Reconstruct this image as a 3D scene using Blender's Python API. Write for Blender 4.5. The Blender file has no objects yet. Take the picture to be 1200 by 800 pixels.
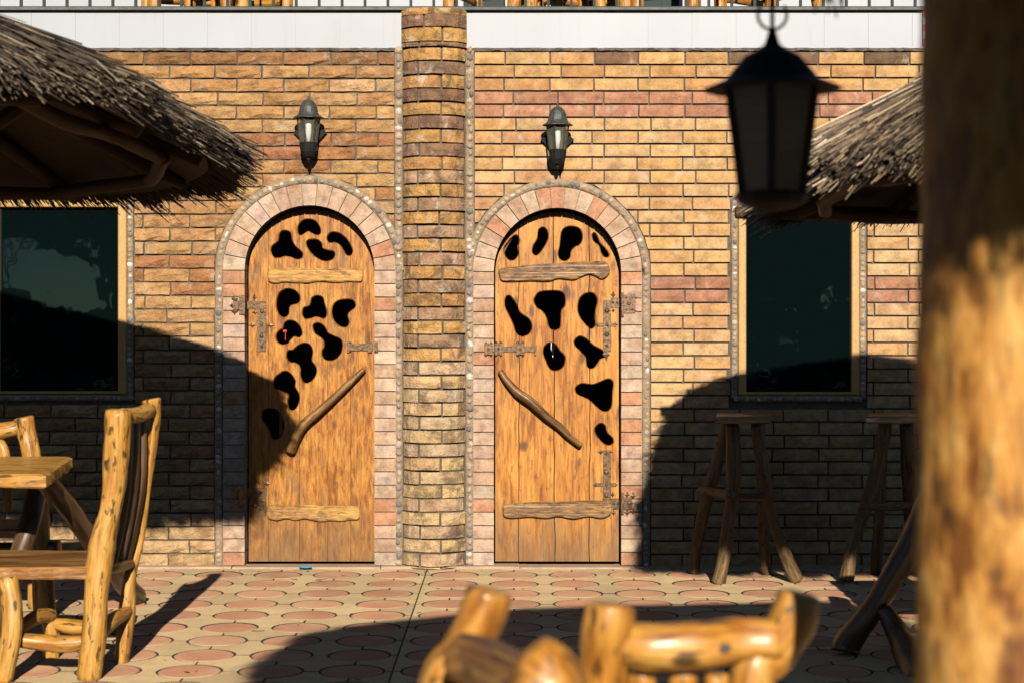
import bpy, math, random
from mathutils import Vector, noise
from mathutils.geometry import delaunay_2d_cdt
random.seed(7)
R = random.random
def U(a, b): return a + (b - a) * R()
sc = bpy.context.scene
C = sc.collection
F = 2050.0; D0 = 10.25; EYE = 1.445; HY = 375.0
def at(px, py, d): return Vector(((px - 600) * d / F, d - D0, EYE + (HY - py) * d / F))
# ---------------------------------------------------------------- camera
cam = bpy.data.cameras.new('camera'); cam_o = bpy.data.objects.new('camera', cam); C.objects.link(cam_o)
cam_o.location = (0, -D0, EYE); cam_o.rotation_euler = (math.radians(90), 0, 0)
cam.sensor_width = 36; cam.lens = 36 * F / 1200; cam.shift_y = -25 / 1200
cam.clip_start = 0.05; cam.clip_end = 2000
cam.dof.use_dof = True; cam.dof.focus_distance = 10.2; cam.dof.aperture_fstop = 3.5
sc.camera = cam_o
# ---------------------------------------------------------------- sky and sun
SUN = Vector((-0.062, 1.0, -0.44)).normalized()
w = bpy.data.worlds.new('World'); sc.world = w; w.use_nodes = True
wt = w.node_tree; wt.nodes.clear()
sky = wt.nodes.new('ShaderNodeTexSky'); sky.sky_type = 'NISHITA'; sky.sun_disc = False
sky.sun_elevation = math.asin(-SUN.z); sky.sun_rotation = math.atan2(-SUN.x, -SUN.y)
sky.air_density = 0.7; sky.dust_density = 0.1; sky.ozone_density = 1.5
bg = wt.nodes.new('ShaderNodeBackground'); bg.inputs[1].default_value = 0.05
wo = wt.nodes.new('ShaderNodeOutputWorld')
wt.links.new(sky.outputs[0], bg.inputs[0]); wt.links.new(bg.outputs[0], wo.inputs[0])
sl = bpy.data.lights.new('sun', 'SUN'); so = bpy.data.objects.new('sun', sl); C.objects.link(so)
sl.energy = 5.0; sl.angle = math.radians(0.5); sl.color = (1.0, 0.92, 0.80)
so.rotation_euler = SUN.to_track_quat('-Z', 'Y').to_euler(); so.location = (2, -20, 12)
sc.view_settings.view_transform = 'Standard'; sc.view_settings.look = 'None'
sc.cycles.diffuse_bounces = 0
sc.view_settings.exposure = 0.7; sc.view_settings.gamma = 1.0
# ---------------------------------------------------------------- materials
class NT:
    def __init__(s, name):
        s.m = bpy.data.materials.new(name); s.m.use_nodes = True; s.t = s.m.node_tree
        s.b = s.t.nodes['Principled BSDF']; s.out = s.t.nodes['Material Output']
    def n(s, t): return s.t.nodes.new(t)
    def put(s, sock, v):
        if isinstance(v, bpy.types.NodeSocket): s.t.links.new(v, sock)
        elif v is not None:
            if hasattr(sock.default_value, '__len__'):
                v = tuple(v) if hasattr(v, '__len__') else (v,) * len(sock.default_value)
                if len(sock.default_value) == 4 and len(v) == 3: v = v + (1,)
            sock.default_value = v
    def attr(s, name, out='Vector'):
        a = s.n('ShaderNodeAttribute'); a.attribute_name = name; return a.outputs[out]
    def coord(s, out='Object'): return s.n('ShaderNodeTexCoord').outputs[out]
    def pos(s): return s.n('ShaderNodeNewGeometry').outputs['Position']
    def info(s, out): return s.n('ShaderNodeObjectInfo').outputs[out]
    def vm(s, op, a, b):
        v = s.n('ShaderNodeVectorMath'); v.operation = op; s.put(v.inputs[0], a); s.put(v.inputs[1], b); return v.outputs[0]
    def ma(s, op, a, b=0.0, clamp=False):
        v = s.n('ShaderNodeMath'); v.operation = op; v.use_clamp = clamp; s.put(v.inputs[0], a); s.put(v.inputs[1], b); return v.outputs[0]
    def noise(s, vec, scale=1.0, detail=4, rough=0.55, dist=0.0, col=False):
        v = s.n('ShaderNodeTexNoise'); s.put(v.inputs['Vector'], vec); v.inputs['Scale'].default_value = scale
        v.inputs['Detail'].default_value = detail; v.inputs['Roughness'].default_value = rough
        v.inputs['Distortion'].default_value = dist; return v.outputs['Color' if col else 'Fac']
    def voro(s, vec, scale=1.0, feat='F1', out='Distance', rnd=1.0):
        v = s.n('ShaderNodeTexVoronoi'); v.feature = feat; s.put(v.inputs['Vector'], vec); v.inputs['Scale'].default_value = scale
        v.inputs['Randomness'].default_value = rnd; return v.outputs[out]
    def ramp(s, fac, stops):
        r = s.n('ShaderNodeValToRGB'); s.put(r.inputs[0], fac); e = r.color_ramp.elements
        while len(e) > 1: e.remove(e[0])
        for i, (p, c) in enumerate(stops):
            q = e[0] if i == 0 else e.new(p); q.position = p
            q.color = (c, c, c, 1) if isinstance(c, (int, float)) else tuple(c) + (1,)
        return r.outputs[0]
    def mix(s, f, a, b, mode='MIX'):
        m = s.n('ShaderNodeMix'); m.data_type = 'RGBA'; m.blend_type = mode
        s.put(m.inputs[0], f); s.put(m.inputs[6], a); s.put(m.inputs[7], b); return m.outputs[2]
    def bump(s, h, strength=0.5, dist=0.01):
        b = s.n('ShaderNodeBump'); s.put(b.inputs['Height'], h); b.inputs['Strength'].default_value = strength
        b.inputs['Distance'].default_value = dist; s.put(s.b.inputs['Normal'], b.outputs[0])
    def base(s, c): s.put(s.b.inputs['Base Color'], c)
    def rough(s, r): s.put(s.b.inputs['Roughness'], r)
    def set(s, k, v): s.put(s.b.inputs[k], v)
M = {}
def K(c, k): return tuple(v * k for v in c)
def brick_mat(name, src, white=0.0, dark=0.0, rough_face=True):
    m = NT(name)
    base = m.info('Color') if src == 'obj' else m.attr('tint', 'Color')
    p = m.vm('ADD', m.pos(), m.vm('MULTIPLY', m.info('Random'), (7, 3, 5)))
    n1 = m.noise(p, 16, 5, 0.65); n2 = m.noise(p, 90, 4, 0.7); n3 = m.noise(p, 7, 3, 0.5)
    c = m.mix(1.0, base, m.ramp(n1, [(0.3, 0.62), (0.5, 1.0), (0.7, 1.28)]), 'MULTIPLY')
    c = m.mix(1.0, c, m.ramp(n2, [(0.3, 0.78), (0.55, 1.0), (0.75, 1.18)]), 'MULTIPLY')
    c = m.mix(m.ramp(n3, [(0.52, 0.0), (0.72, 0.45)]), c, (0.25, 0.11, 0.045))
    n4 = m.noise(m.vm('ADD', p, (3, 9, 1)), 10, 4, 0.6, 0.6)
    c = m.mix(m.ramp(n4, [(0.57, 0.0), (0.70, 0.4 + white)]), c, (0.45, 0.37, 0.28))
    if dark:
        n5 = m.noise(m.vm('ADD', p, (13, 2, 6)), 9, 4, 0.65, 0.5)
        c = m.mix(m.ramp(n5, [(0.5, 0.0), (0.62, dark)]), c, (0.05, 0.032, 0.022))
    m.base(c); m.rough(0.86); m.set('Specular IOR Level', 0.25)
    h = m.ma('ADD', m.ma('MULTIPLY', n1, 1.2), m.ma('MULTIPLY', n2, 0.5))
    m.bump(h, 1.0 if rough_face else 0.6, 0.02 if rough_face else 0.008)
    M[name] = m.m
brick_mat('brick_split', 'obj'); brick_mat('brick_split_far', 'tint')
brick_mat('brick_smooth', 'obj', rough_face=False); brick_mat('brick_smooth_far', 'tint', rough_face=False)
brick_mat('brick_aged', 'obj', white=0.6, dark=0.6)
brick_mat('brick_pale', 'obj', white=0.05, rough_face=False)
def simple(name, c1, c2, scale=12, rough=0.8, bump=0.4, bd=0.006, metal=0.0, spec=0.4, detail=5, fine=120):
    m = NT(name); p = m.pos()
    n = m.noise(p, scale, detail, 0.6); n2 = m.noise(p, fine, 3, 0.6)
    c = m.mix(m.ramp(n, [(0.35, 0.0), (0.65, 1.0)]), c1, c2)
    c = m.mix(1.0, c, m.ramp(n2, [(0.3, 0.82), (0.7, 1.15)]), 'MULTIPLY')
    m.base(c); m.rough(rough); m.set('Metallic', metal); m.set('Specular IOR Level', spec)
    m.bump(m.ma('ADD', n, m.ma('MULTIPLY', n2, 0.5)), bump, bd); M[name] = m.m; return m
simple('mortar', (0.12, 0.095, 0.07), (0.07, 0.056, 0.042), 14, 0.95, 0.8, 0.01)
simple('bed', (0.30, 0.215, 0.13), (0.21, 0.15, 0.095), 22, 0.95, 0.9, 0.01)
simple('cement', (0.16, 0.13, 0.11), (0.08, 0.07, 0.06), 25, 0.95, 1.0, 0.02)
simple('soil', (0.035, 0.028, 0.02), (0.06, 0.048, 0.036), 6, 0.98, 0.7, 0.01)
simple('curb', (0.44, 0.29, 0.18), (0.34, 0.23, 0.15), 9, 0.9, 0.5)
m = NT('white_paint'); p = m.pos(); n = m.noise(p, 1.4, 3, 0.5); n2 = m.noise(m.vm('MULTIPLY', p, (14, 14, 2)), 1, 4, 0.6)
c = m.mix(m.ramp(n, [(0.35, 0.0), (0.65, 1.0)]), (0.295, 0.306, 0.325), (0.27, 0.28, 0.297))
c = m.mix(m.ramp(n2, [(0.56, 0.0), (0.78, 0.45)]), c, (0.235, 0.215, 0.185)); m.base(c); m.rough(0.5); M['white_paint'] = m.m
simple('ochre_paint', (0.40, 0.235, 0.075), (0.36, 0.21, 0.065), 20, 0.5, 0.15, 0.002)
simple('green_iron', (0.008, 0.02, 0.016), (0.012, 0.025, 0.02), 30, 0.7, 0.2, 0.001)
simple('grey_rail', (0.09, 0.085, 0.075), (0.05, 0.05, 0.045), 18, 0.6, 0.3, 0.002)
simple('lamp_metal', (0.075, 0.078, 0.065), (0.03, 0.033, 0.03), 40, 0.5, 0.4, 0.002, 0.3)
simple('black_iron', (0.008, 0.008, 0.009), (0.013, 0.013, 0.013), 30, 0.7, 0.3, 0.001, 0.0, 0.15)
simple('bronze', (0.17, 0.10, 0.048), (0.05, 0.03, 0.018), 60, 0.42, 0.5, 0.002, 0.55, 0.5)
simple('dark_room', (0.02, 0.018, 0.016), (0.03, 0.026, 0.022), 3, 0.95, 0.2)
simple('bulb_white', (0.8, 0.78, 0.74), (0.75, 0.73, 0.7), 20, 0.3, 0.0)
simple('red_plastic', (0.5, 0.02, 0.02), (0.45, 0.02, 0.02), 20, 0.4, 0.0)
simple('blue_plastic', (0.06, 0.2, 0.34), (0.05, 0.17, 0.3), 20, 0.4, 0.0)
simple('leaf', (0.05, 0.075, 0.03), (0.035, 0.05, 0.02), 4, 0.8, 0.1)
simple('bark', (0.07, 0.055, 0.04), (0.1, 0.08, 0.06), 8, 0.9, 0.6)
def tinted(name, rough, spec, bump):
    m = NT(name); t = m.attr('tint', 'Color'); p = m.pos(); n = m.noise(p, 70, 3, 0.6)
    m.base(m.mix(1.0, t, m.ramp(n, [(0.3, 0.75), (0.7, 1.2)]), 'MULTIPLY')); m.rough(rough); m.set('Specular IOR Level', spec)
    m.bump(n, bump, 0.004); M[name] = m.m
tinted('pebble', 0.7, 0.4, 0.5); tinted('thatch', 0.7, 0.35, 0.3)
def paving(name, c1, c2, stain):
    m = NT(name); rnd = m.info('Random'); p = m.pos()
    n = m.noise(p, 7, 5, 0.6); n2 = m.noise(p, 130, 3, 0.7); n3 = m.noise(p, 2.3, 4, 0.6)
    c = m.mix(m.ramp(n, [(0.35, 0.0), (0.65, 1.0)]), c1, c2)
    c = m.mix(1.0, c, m.ramp(rnd, [(0.0, 0.82), (1.0, 1.12)]), 'MULTIPLY')
    c = m.mix(1.0, c, m.ramp(n2, [(0.3, 0.8), (0.7, 1.15)]), 'MULTIPLY')
    c = m.mix(m.ramp(n3, [(0.45, 0.0), (0.68, 0.7)]), c, stain)
    n4 = m.noise(p, 21, 4, 0.7); c = m.mix(m.ramp(n4, [(0.60, 0.0), (0.70, 0.45)]), c, K(stain, 0.45))
    m.base(c); m.rough(0.88); m.set('Specular IOR Level', 0.3)
    m.bump(m.ma('ADD', m.ma('MULTIPLY', n, 0.6), n2), 0.5, 0.004); M[name] = m.m
paving('disc_red', (0.62, 0.30, 0.165), (0.53, 0.25, 0.145), (0.66, 0.43, 0.24))
paving('star_beige', (0.70, 0.50, 0.26), (0.63, 0.45, 0.235), (0.50, 0.35, 0.185))
def wood(name, c_lo, c_mid, c_hi, knot=(0.03, 0.013, 0.006), gs=(70, 70, 4), bs=(9, 9, 1.6), kn=0.5, rough=0.42, coat=0.3, stain=None, fleck=0.0, bump=0.4, kscale=(9, 9, 3.2)):
    ks = 0.66; c_lo, c_mid, c_hi = [(c[0] * ks, c[1] * ks * 0.94, c[2] * ks * 0.72) for c in (c_lo, c_mid, c_hi)]
    if stain: stain = K(stain, 0.6)
    m = NT(name); r = m.vm('MULTIPLY', m.info('Random'), (17, 11, 23)); p = m.vm('ADD', m.attr('lp'), r)
    g = m.noise(m.vm('MULTIPLY', p, gs), 1, 5, 0.6, 0.4); b = m.noise(m.vm('MULTIPLY', p, bs), 1, 4, 0.6, 0.8)
    g2 = m.noise(m.vm('MULTIPLY', p, (gs[0] * 3, gs[1] * 3, gs[2] * 2.5)), 1, 3, 0.6)
    f = m.ma('ADD', m.ma('MULTIPLY', g, 0.5), m.ma('MULTIPLY', b, 0.5))
    c = m.ramp(f, [(0.40, c_lo), (0.5, c_mid), (0.61, c_hi)])
    c = m.mix(1.0, c, m.ramp(g2, [(0.3, 0.8), (0.7, 1.15)]), 'MULTIPLY')
    st = m.noise(m.vm('MULTIPLY', m.vm('ADD', p, (3, 3, 3)), (gs[0] * 0.9, gs[1] * 0.9, gs[2] * 0.5)), 1, 3, 0.6)
    c = m.mix(m.ramp(st, [(0.58, 0.0), (0.70, 0.55)]), c, K(c_lo, 0.45))
    kw = m.vm('ADD', m.vm('MULTIPLY', p, kscale), m.vm('MULTIPLY', m.noise(m.vm('MULTIPLY', p, (12, 12, 5)), 1, 2, 0.5, 0, True), (0.5, 0.5, 0.5)))
    k = m.voro(kw, 1.0); c = m.mix(m.ramp(k, [(0.0, kn), (0.11, kn * 0.9), (0.19, 0.0)]), c, knot)
    if fleck:
        fl = m.noise(m.vm('MULTIPLY', p, (45, 45, 14)), 1, 3, 0.55)
        c = m.mix(m.ramp(fl, [(0.585, 0.0), (0.64, fleck)]), c, knot)
    if stain:
        z = m.n('ShaderNodeSeparateXYZ'); m.put(z.inputs[0], m.pos())
        sn = m.noise(m.vm('MULTIPLY', p, (10, 10, 3)), 1, 4, 0.6)
        lvl = m.ma('ADD', z.outputs[2], m.ma('MULTIPLY', sn, -0.9))
        c = m.mix(m.ramp(m.ma('ADD', lvl, 0.5), [(0.1, 0.75), (0.5, 0.0)]), c, stain)
        sn2 = m.noise(m.vm('MULTIPLY', m.vm('ADD', p, (5, 5, 5)), (7, 7, 2.2)), 1, 4, 0.65)
        c = m.mix(m.ramp(sn2, [(0.56, 0.0), (0.7, 0.55)]), c, stain)
    m.base(c); m.rough(m.ramp(b, [(0.3, rough - 0.08), (0.7, rough + 0.15)])); m.set('Coat Weight', coat); m.set('Coat Roughness', 0.25)
    m.set('Specular IOR Level', 0.35)
    m.bump(m.ma('ADD', g, m.ma('MULTIPLY', b, 0.8)), bump, 0.006); M[name] = m.m
wood('door_wood', (0.31, 0.10, 0.011), (0.58, 0.235, 0.030), (0.71, 0.34, 0.060), stain=(0.24, 0.13, 0.055), kn=0.8, kscale=(6.5, 6.5, 3.6), coat=0.12, fleck=0.4, gs=(60, 60, 6))
wood('door_wood_smooth', (0.26, 0.085, 0.011), (0.50, 0.20, 0.026), (0.66, 0.32, 0.060), stain=(0.22, 0.12, 0.05), kn=0.6, gs=(75, 75, 10), bs=(20, 20, 5), bump=0.7, coat=0.12, fleck=0.35)
wood('batten_pale', (0.34, 0.16, 0.045), (0.56, 0.30, 0.085), (0.70, 0.43, 0.16), kn=0.7, coat=0.05, rough=0.55, gs=(80, 80, 16), fleck=0.5, bump=1.0)
wood('batten_grey', (0.16, 0.075, 0.025), (0.34, 0.18, 0.065), (0.52, 0.31, 0.13), fleck=0.7, kn=0.8, coat=0.1, rough=0.55, gs=(90, 90, 14), bump=1.0)
wood('branch_wood', (0.09, 0.038, 0.012), (0.23, 0.11, 0.034), (0.46, 0.25, 0.09), kn=0.7, coat=0.12, rough=0.5, fleck=0.7, bump=1.0)
wood('log_wood', (0.38, 0.165, 0.032), (0.62, 0.32, 0.07), (0.72, 0.42, 0.12), kn=0.9, fleck=0.85, coat=0.15, rough=0.46, bs=(12, 12, 3), gs=(60, 60, 5), bump=0.9, kscale=(10, 10, 5))
wood('log_blond', (0.38, 0.14, 0.022), (0.62, 0.29, 0.055), (0.74, 0.42, 0.11), kn=0.95, fleck=0.75, coat=0.3, rough=0.38, bs=(14, 14, 4), gs=(60, 60, 6), bump=0.8, kscale=(9, 9, 7))
wood('post_wood', (0.24, 0.085, 0.016), (0.66, 0.32, 0.075), (0.80, 0.48, 0.17), kn=0.8, fleck=0.6, coat=0.0, rough=0.6, gs=(40, 40, 12), bs=(14, 14, 6), bump=1.2, kscale=(9, 9, 6))
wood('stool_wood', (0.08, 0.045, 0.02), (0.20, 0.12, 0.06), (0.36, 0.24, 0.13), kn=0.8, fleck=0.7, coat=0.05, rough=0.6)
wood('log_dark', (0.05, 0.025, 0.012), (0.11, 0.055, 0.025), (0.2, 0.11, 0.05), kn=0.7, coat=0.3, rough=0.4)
wood('seat_wood', (0.17, 0.06, 0.02), (0.42, 0.20, 0.07), (0.66, 0.40, 0.19), kn=0.7, coat=0.5, rough=0.3)
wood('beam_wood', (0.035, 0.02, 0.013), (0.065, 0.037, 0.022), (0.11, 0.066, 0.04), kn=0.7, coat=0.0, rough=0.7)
m = NT('window_glass'); m.base((0.0015, 0.004, 0.004)); m.rough(0.02); m.set('IOR', 1.5); m.set('Specular IOR Level', 0.36); m.set('Specular Tint', (0.5, 0.85, 0.80))
m.bump(m.noise(m.pos(), 2.6, 3, 0.5), 0.10, 0.02); M['window_glass'] = m.m
m = NT('lamp_glass'); m.base((0.22, 0.21, 0.13)); m.rough(0.12); m.set('Alpha', 0.30); M['lamp_glass'] = m.m
m = NT('lantern_glass'); m.base((0.03, 0.035, 0.03)); m.rough(0.4); m.set('Alpha', 0.94); M['lantern_glass'] = m.m
# ---------------------------------------------------------------- object helpers
W = {}
def link_mesh(name, me, mat, parent=None, origin=None, color=None):
    o = bpy.data.objects.new(name, me); C.objects.link(o)
    pw = W[parent] if parent else Vector((0, 0, 0))
    og = Vector(origin) if origin is not None else (pw.copy() if parent else Vector((0, 0, 0)))
    o.location = og - pw; W[o] = og
    if parent: o.parent = parent
    if mat and not me.materials: me.materials.append(M[mat])
    if color: o.color = tuple(color) + (1,)
    return o
def mk(name, V, Fc, mat, parent=None, origin=None, lp=None, smooth=False, color=None, tint=None, kind=None):
    pw = W[parent] if parent else Vector((0, 0, 0))
    og = Vector(origin) if origin is not None else pw.copy()
    me = bpy.data.meshes.new(name); me.from_pydata([(v[0] - og.x, v[1] - og.y, v[2] - og.z) for v in V], [], Fc)
    if lp is not None:
        a = me.attributes.new('lp', 'FLOAT_VECTOR', 'POINT'); a.data.foreach_set('vector', [c for v in lp for c in v])
    if tint is not None:
        a = me.attributes.new('tint', 'FLOAT_COLOR', 'FACE'); a.data.foreach_set('color', [c for t in tint for c in (t[0], t[1], t[2], 1.0)])
    if smooth: me.polygons.foreach_set('use_smooth', [True] * len(me.polygons))
    me.update()
    o = link_mesh(name, me, mat, parent, og, color)
    if kind: o['kind'] = kind
    return o
def thing(name, loc, label, cat, group=None):
    o = bpy.data.objects.new(name, None); C.objects.link(o); o.location = loc; W[o] = Vector(loc); o.empty_display_size = 0.2
    o['label'] = label; o['category'] = cat
    if group: o['group'] = group
    o['kind'] = 'thing'
    return o
def tag(o, label, cat, group=None):
    o['label'] = label; o['category'] = cat
    if group: o['group'] = group
def copy_tree(o, parent=None):
    c = o.copy(); C.objects.link(c)
    if parent: c.parent = parent
    W[c] = W[o].copy()
    for ch in list(o.children): copy_tree(ch, c)
    return c
class G:
    """mesh gatherer"""
    def __init__(s): s.V = []; s.F = []; s.L = []; s.T = []
    def add(s, V, Fc, lp=None, tint=None):
        b = len(s.V); s.V += [tuple(v) for v in V]; s.F += [tuple(i + b for i in f) for f in Fc]
        s.L += [tuple(v) for v in (lp if lp is not None else V)]
        if tint is not None: s.T += [tint] * len(Fc)
    def box(s, x0, x1, y0, y1, z0, z1, tint=None):
        V = [(x, y, z) for x in (x0, x1) for y in (y0, y1) for z in (z0, z1)]
        s.add(V, [(0, 1, 3, 2), (4, 6, 7, 5), (0, 4, 5, 1), (2, 3, 7, 6), (0, 2, 6, 4), (1, 5, 7, 3)], None, tint)
    def build(s, name, mat, parent=None, origin=None, smooth=False, color=None, kind=None):
        return mk(name, s.V, s.F, mat, parent, origin, s.L, smooth, color, s.T if s.T else None, kind)
def cr(p0, p1, p2, p3, t):
    return 0.5 * ((2 * p1) + (p2 - p0) * t + (2 * p0 - 5 * p1 + 4 * p2 - p3) * t * t + (3 * p1 - p0 - 3 * p2 + p3) * t ** 3)
def spline(P, n, closed=False):
    P = [Vector(p) for p in P]; out = []; N = len(P)
    segs = N if closed else N - 1
    for i in range(segs):
        g = (lambda k: P[k % N]) if closed else (lambda k: P[max(0, min(N - 1, k))])
        for j in range(n): out.append(cr(g(i - 1), g(i), g(i + 1), g(i + 2), j / n))
    if not closed: out.append(P[-1])
    return out
def log(gm, pts, seg=16, sub=6, wob=0.15, cap=0.5, seed=None):
    """tapered wobbly log; pts = (x, y, z, r)"""
    sd = U(0, 90) if seed is None else seed
    S = spline([Vector((p[0], p[1], p[2], p[3])) for p in pts], sub)
    P = [Vector(s[:3]) for s in S]; rr = [s[3] for s in S]
    rings = []; acc = 0; n = len(P)
    t0 = (P[1] - P[0]).normalized(); t1 = (P[-1] - P[-2]).normalized()
    A = [(P[0] + t0 * rr[0] * 0.0, rr[0] * 0.72, 0)]
    A.append((P[0] + t0 * rr[0] * 0.15 * cap, rr[0] * 0.93, 0))
    for i in range(1, n - 1): A.append((P[i], rr[i], i))
    A.append((P[-1] - t1 * rr[-1] * 0.15 * cap, rr[-1] * 0.93, n - 1)); A.append((P[-1], rr[-1] * 0.72, n - 1))
    up = Vector((0.31, 0.77, 0.55)) if abs(t0.dot(Vector((0.31, 0.77, 0.55)))) < 0.9 else Vector((1, 0, 0))
    V = []; L = []; Fc = []; prev = A[0][0]
    for k, (c, r, i) in enumerate(A):
        t = (P[min(i + 1, n - 1)] - P[max(i - 1, 0)]).normalized()
        u = (up - t * up.dot(t)).normalized(); v = t.cross(u); up = u
        acc += (c - prev).length; prev = c
        for j in range(seg):
            a = 2 * math.pi * j / seg; ca, sa = math.cos(a), math.sin(a)
            q = Vector((ca * 1.1, sa * 1.1, acc * 5.0 + sd))
            nz = noise.noise(q) * 0.9 + 0.6 * noise.noise(Vector((ca * 2.3, sa * 2.3, acc * 16 + sd * 2))) + 0.3 * noise.noise(Vector((ca * 4, sa * 4, acc * 34 + sd)))
            ra = r * (1 + wob * nz)
            V.append(c + u * ca * ra + v * sa * ra); L.append((ca * ra, sa * ra, acc + sd))
    for k in range(len(A) - 1):
        for j in range(seg):
            a = k * seg + j; b = k * seg + (j + 1) % seg; Fc.append((a, b, b + seg, a + seg))
    V.append(A[0][0]); L.append((0, 0, sd)); V.append(A[-1][0]); L.append((0, 0, acc + sd))
    c0, c1 = len(V) - 2, len(V) - 1; e = (len(A) - 1) * seg
    for j in range(seg):
        Fc.append((c0, (j + 1) % seg, j)); Fc.append((c1, e + j, e + (j + 1) % seg))
    gm.add(V, Fc, L)
def plog(name, pts, mat, parent, **k):
    g = G(); log(g, pts, **k); o = g.build(name, mat, parent, smooth=True); return o
def lathe(gm, c, prof, seg=12, rot=0.0, axis='z', closed=True):
    V = []; Fc = []
    for (r, z) in prof:
        for j in range(seg):
            a = 2 * math.pi * j / seg + rot
            V.append((c[0] + r * math.cos(a), c[1] + r * math.sin(a), c[2] + z))
    for k in range(len(prof) - 1):
        for j in range(seg):
            a = k * seg + j; b = k * seg + (j + 1) % seg; Fc.append((a, b, b + seg, a + seg))
    if closed:
        Fc.append(tuple(range(seg - 1, -1, -1))); Fc.append(tuple(range((len(prof) - 1) * seg, len(prof) * seg)))
    gm.add(V, Fc)
def blob(gm, c, r, seed, tint=None, sub=0):
    """squashed pebble"""
    V = []; n1, n2 = 6, 3
    V.append((0, -1, 0))
    for i in range(1, n2):
        ph = math.pi * i / n2 * 0.5 * 1.25
        for j in range(n1):
            a = 2 * math.pi * j / n1 + i * 0.5
            V.append((math.sin(ph) * math.cos(a), -math.cos(ph), math.sin(ph) * math.sin(a)))
    Fc = [(0, 1 + j, 1 + (j + 1) % n1) for j in range(n1)]
    Fc += [(1 + j, 1 + n1 + j, 1 + n1 + (j + 1) % n1, 1 + (j + 1) % n1) for j in range(n1)]
    ca, sa = math.cos(seed), math.sin(seed); out = []
    for x, y, z in V:
        x *= r[0]; y *= r[1]; z *= r[2]
        out.append((c[0] + x * ca - z * sa, c[1] + y, c[2] + x * sa + z * ca))
    gm.add(out, Fc, None, tint)
def inpoly(x, z, P):
    c = False; j = len(P) - 1
    for i in range(len(P)):
        if (P[i][1] > z) != (P[j][1] > z) and x < (P[j][0] - P[i][0]) * (z - P[i][1]) / (P[j][1] - P[i][1]) + P[i][0]: c = not c
        j = i
    return c
def region(polys, lines, keep):
    """triangulate the plane with the given closed polygons and open lines as constraints; keep(cx,cz) -> group key or None"""
    V = []; E = []
    for P in polys:
        b = len(V); V += [Vector((p[0], p[1])) for p in P]; E += [(b + i, b + (i + 1) % len(P)) for i in range(len(P))]
    for P in lines:
        b = len(V); V += [Vector((p[0], p[1])) for p in P]; E += [(b + i, b + i + 1) for i in range(len(P) - 1)]
    vo, eo, fo, *_ = delaunay_2d_cdt(V, E, [], 0, 1e-6)
    groups = {}
    for f in fo:
        cx = sum(vo[i][0] for i in f) / len(f); cz = sum(vo[i][1] for i in f) / len(f)
        k = keep(cx, cz)
        if k is not None: groups.setdefault(k, []).append(tuple(f))
    return vo, groups
def solid(vo, faces, y0, y1, yf=None):
    """front at y0 (towards the viewer), back at y1; yf(i) gives a different front depth"""
    idx = {}; V = []
    for f in faces:
        for i in f:
            if i not in idx: idx[i] = len(V); V.append((vo[i][0], yf(i) if yf else y0, vo[i][1]))
    n = len(V); V += [(v[0], y1, v[2]) for v in V]
    Fc = []; ec = {}
    for f in faces:
        a = [idx[i] for i in f]
        Fc.append(tuple(a)); Fc.append(tuple(i + n for i in reversed(a)))
        for q in range(len(a)):
            e = (a[q], a[(q + 1) % len(a)]); ec[e] = 1
    for (a, b) in list(ec):
        if (b, a) not in ec: Fc.append((b, a, a + n, b + n))
    return V, Fc
def arch_poly(cx, r, zs, z0, n=28):
    return [(cx - r, z0), (cx + r, z0)] + [(cx + r * math.cos(math.pi * i / n), zs + r * math.sin(math.pi * i / n)) for i in range(n + 1)]
def X(px, d=D0): return (px - 600) * d / F
def Z(py, d=D0): return EYE + (HY - py) * d / F
def jit(c, a): 
    k = 1 + U(-a, a); return (c[0] * k, c[1] * k * (1 + U(-a, a) * 0.35), c[2] * k * (1 + U(-a, a) * 0.5))
# ---------------------------------------------------------------- ground and pavement
ground = mk('ground', [(-400, -400, -0.06), (400, -400, -0.06), (400, 400, -0.06), (-400, 400, -0.06)], [(0, 1, 2, 3)], 'soil', kind='structure')
pave = mk('pavement', [(-9, -16, -0.0045), (9, -16, -0.0045), (9, 0.05, -0.0045), (-9, 0.05, -0.0045), (-9, -16, -0.05), (9, -16, -0.05), (9, 0.05, -0.05), (-9, 0.05, -0.05)],
          [(0, 1, 2, 3), (0, 4, 5, 1), (1, 5, 6, 2), (2, 6, 7, 3), (3, 7, 4, 0)], 'soil', kind='structure')
PX, PY, RD = 0.335, 0.341, 0.131
def disc_mesh(seg=20):
    V = [(0, 0, 0)]; 
    for r, z in ((RD - 0.006, 0.0), (RD - 0.003, -0.002), (RD - 0.003, -0.03)):
        for j in range(seg):
            a = 2 * math.pi * j / seg; V.append((r * math.cos(a), r * math.sin(a), z))
    Fc = [(0, 1 + j, 1 + (j + 1) % seg) for j in range(seg)]
    for k in range(2):
        for j in range(seg):
            a = 1 + k * seg + j; b = 1 + k * seg + (j + 1) % seg; Fc.append((a, a + seg, b + seg, b))
    return V, Fc
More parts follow.
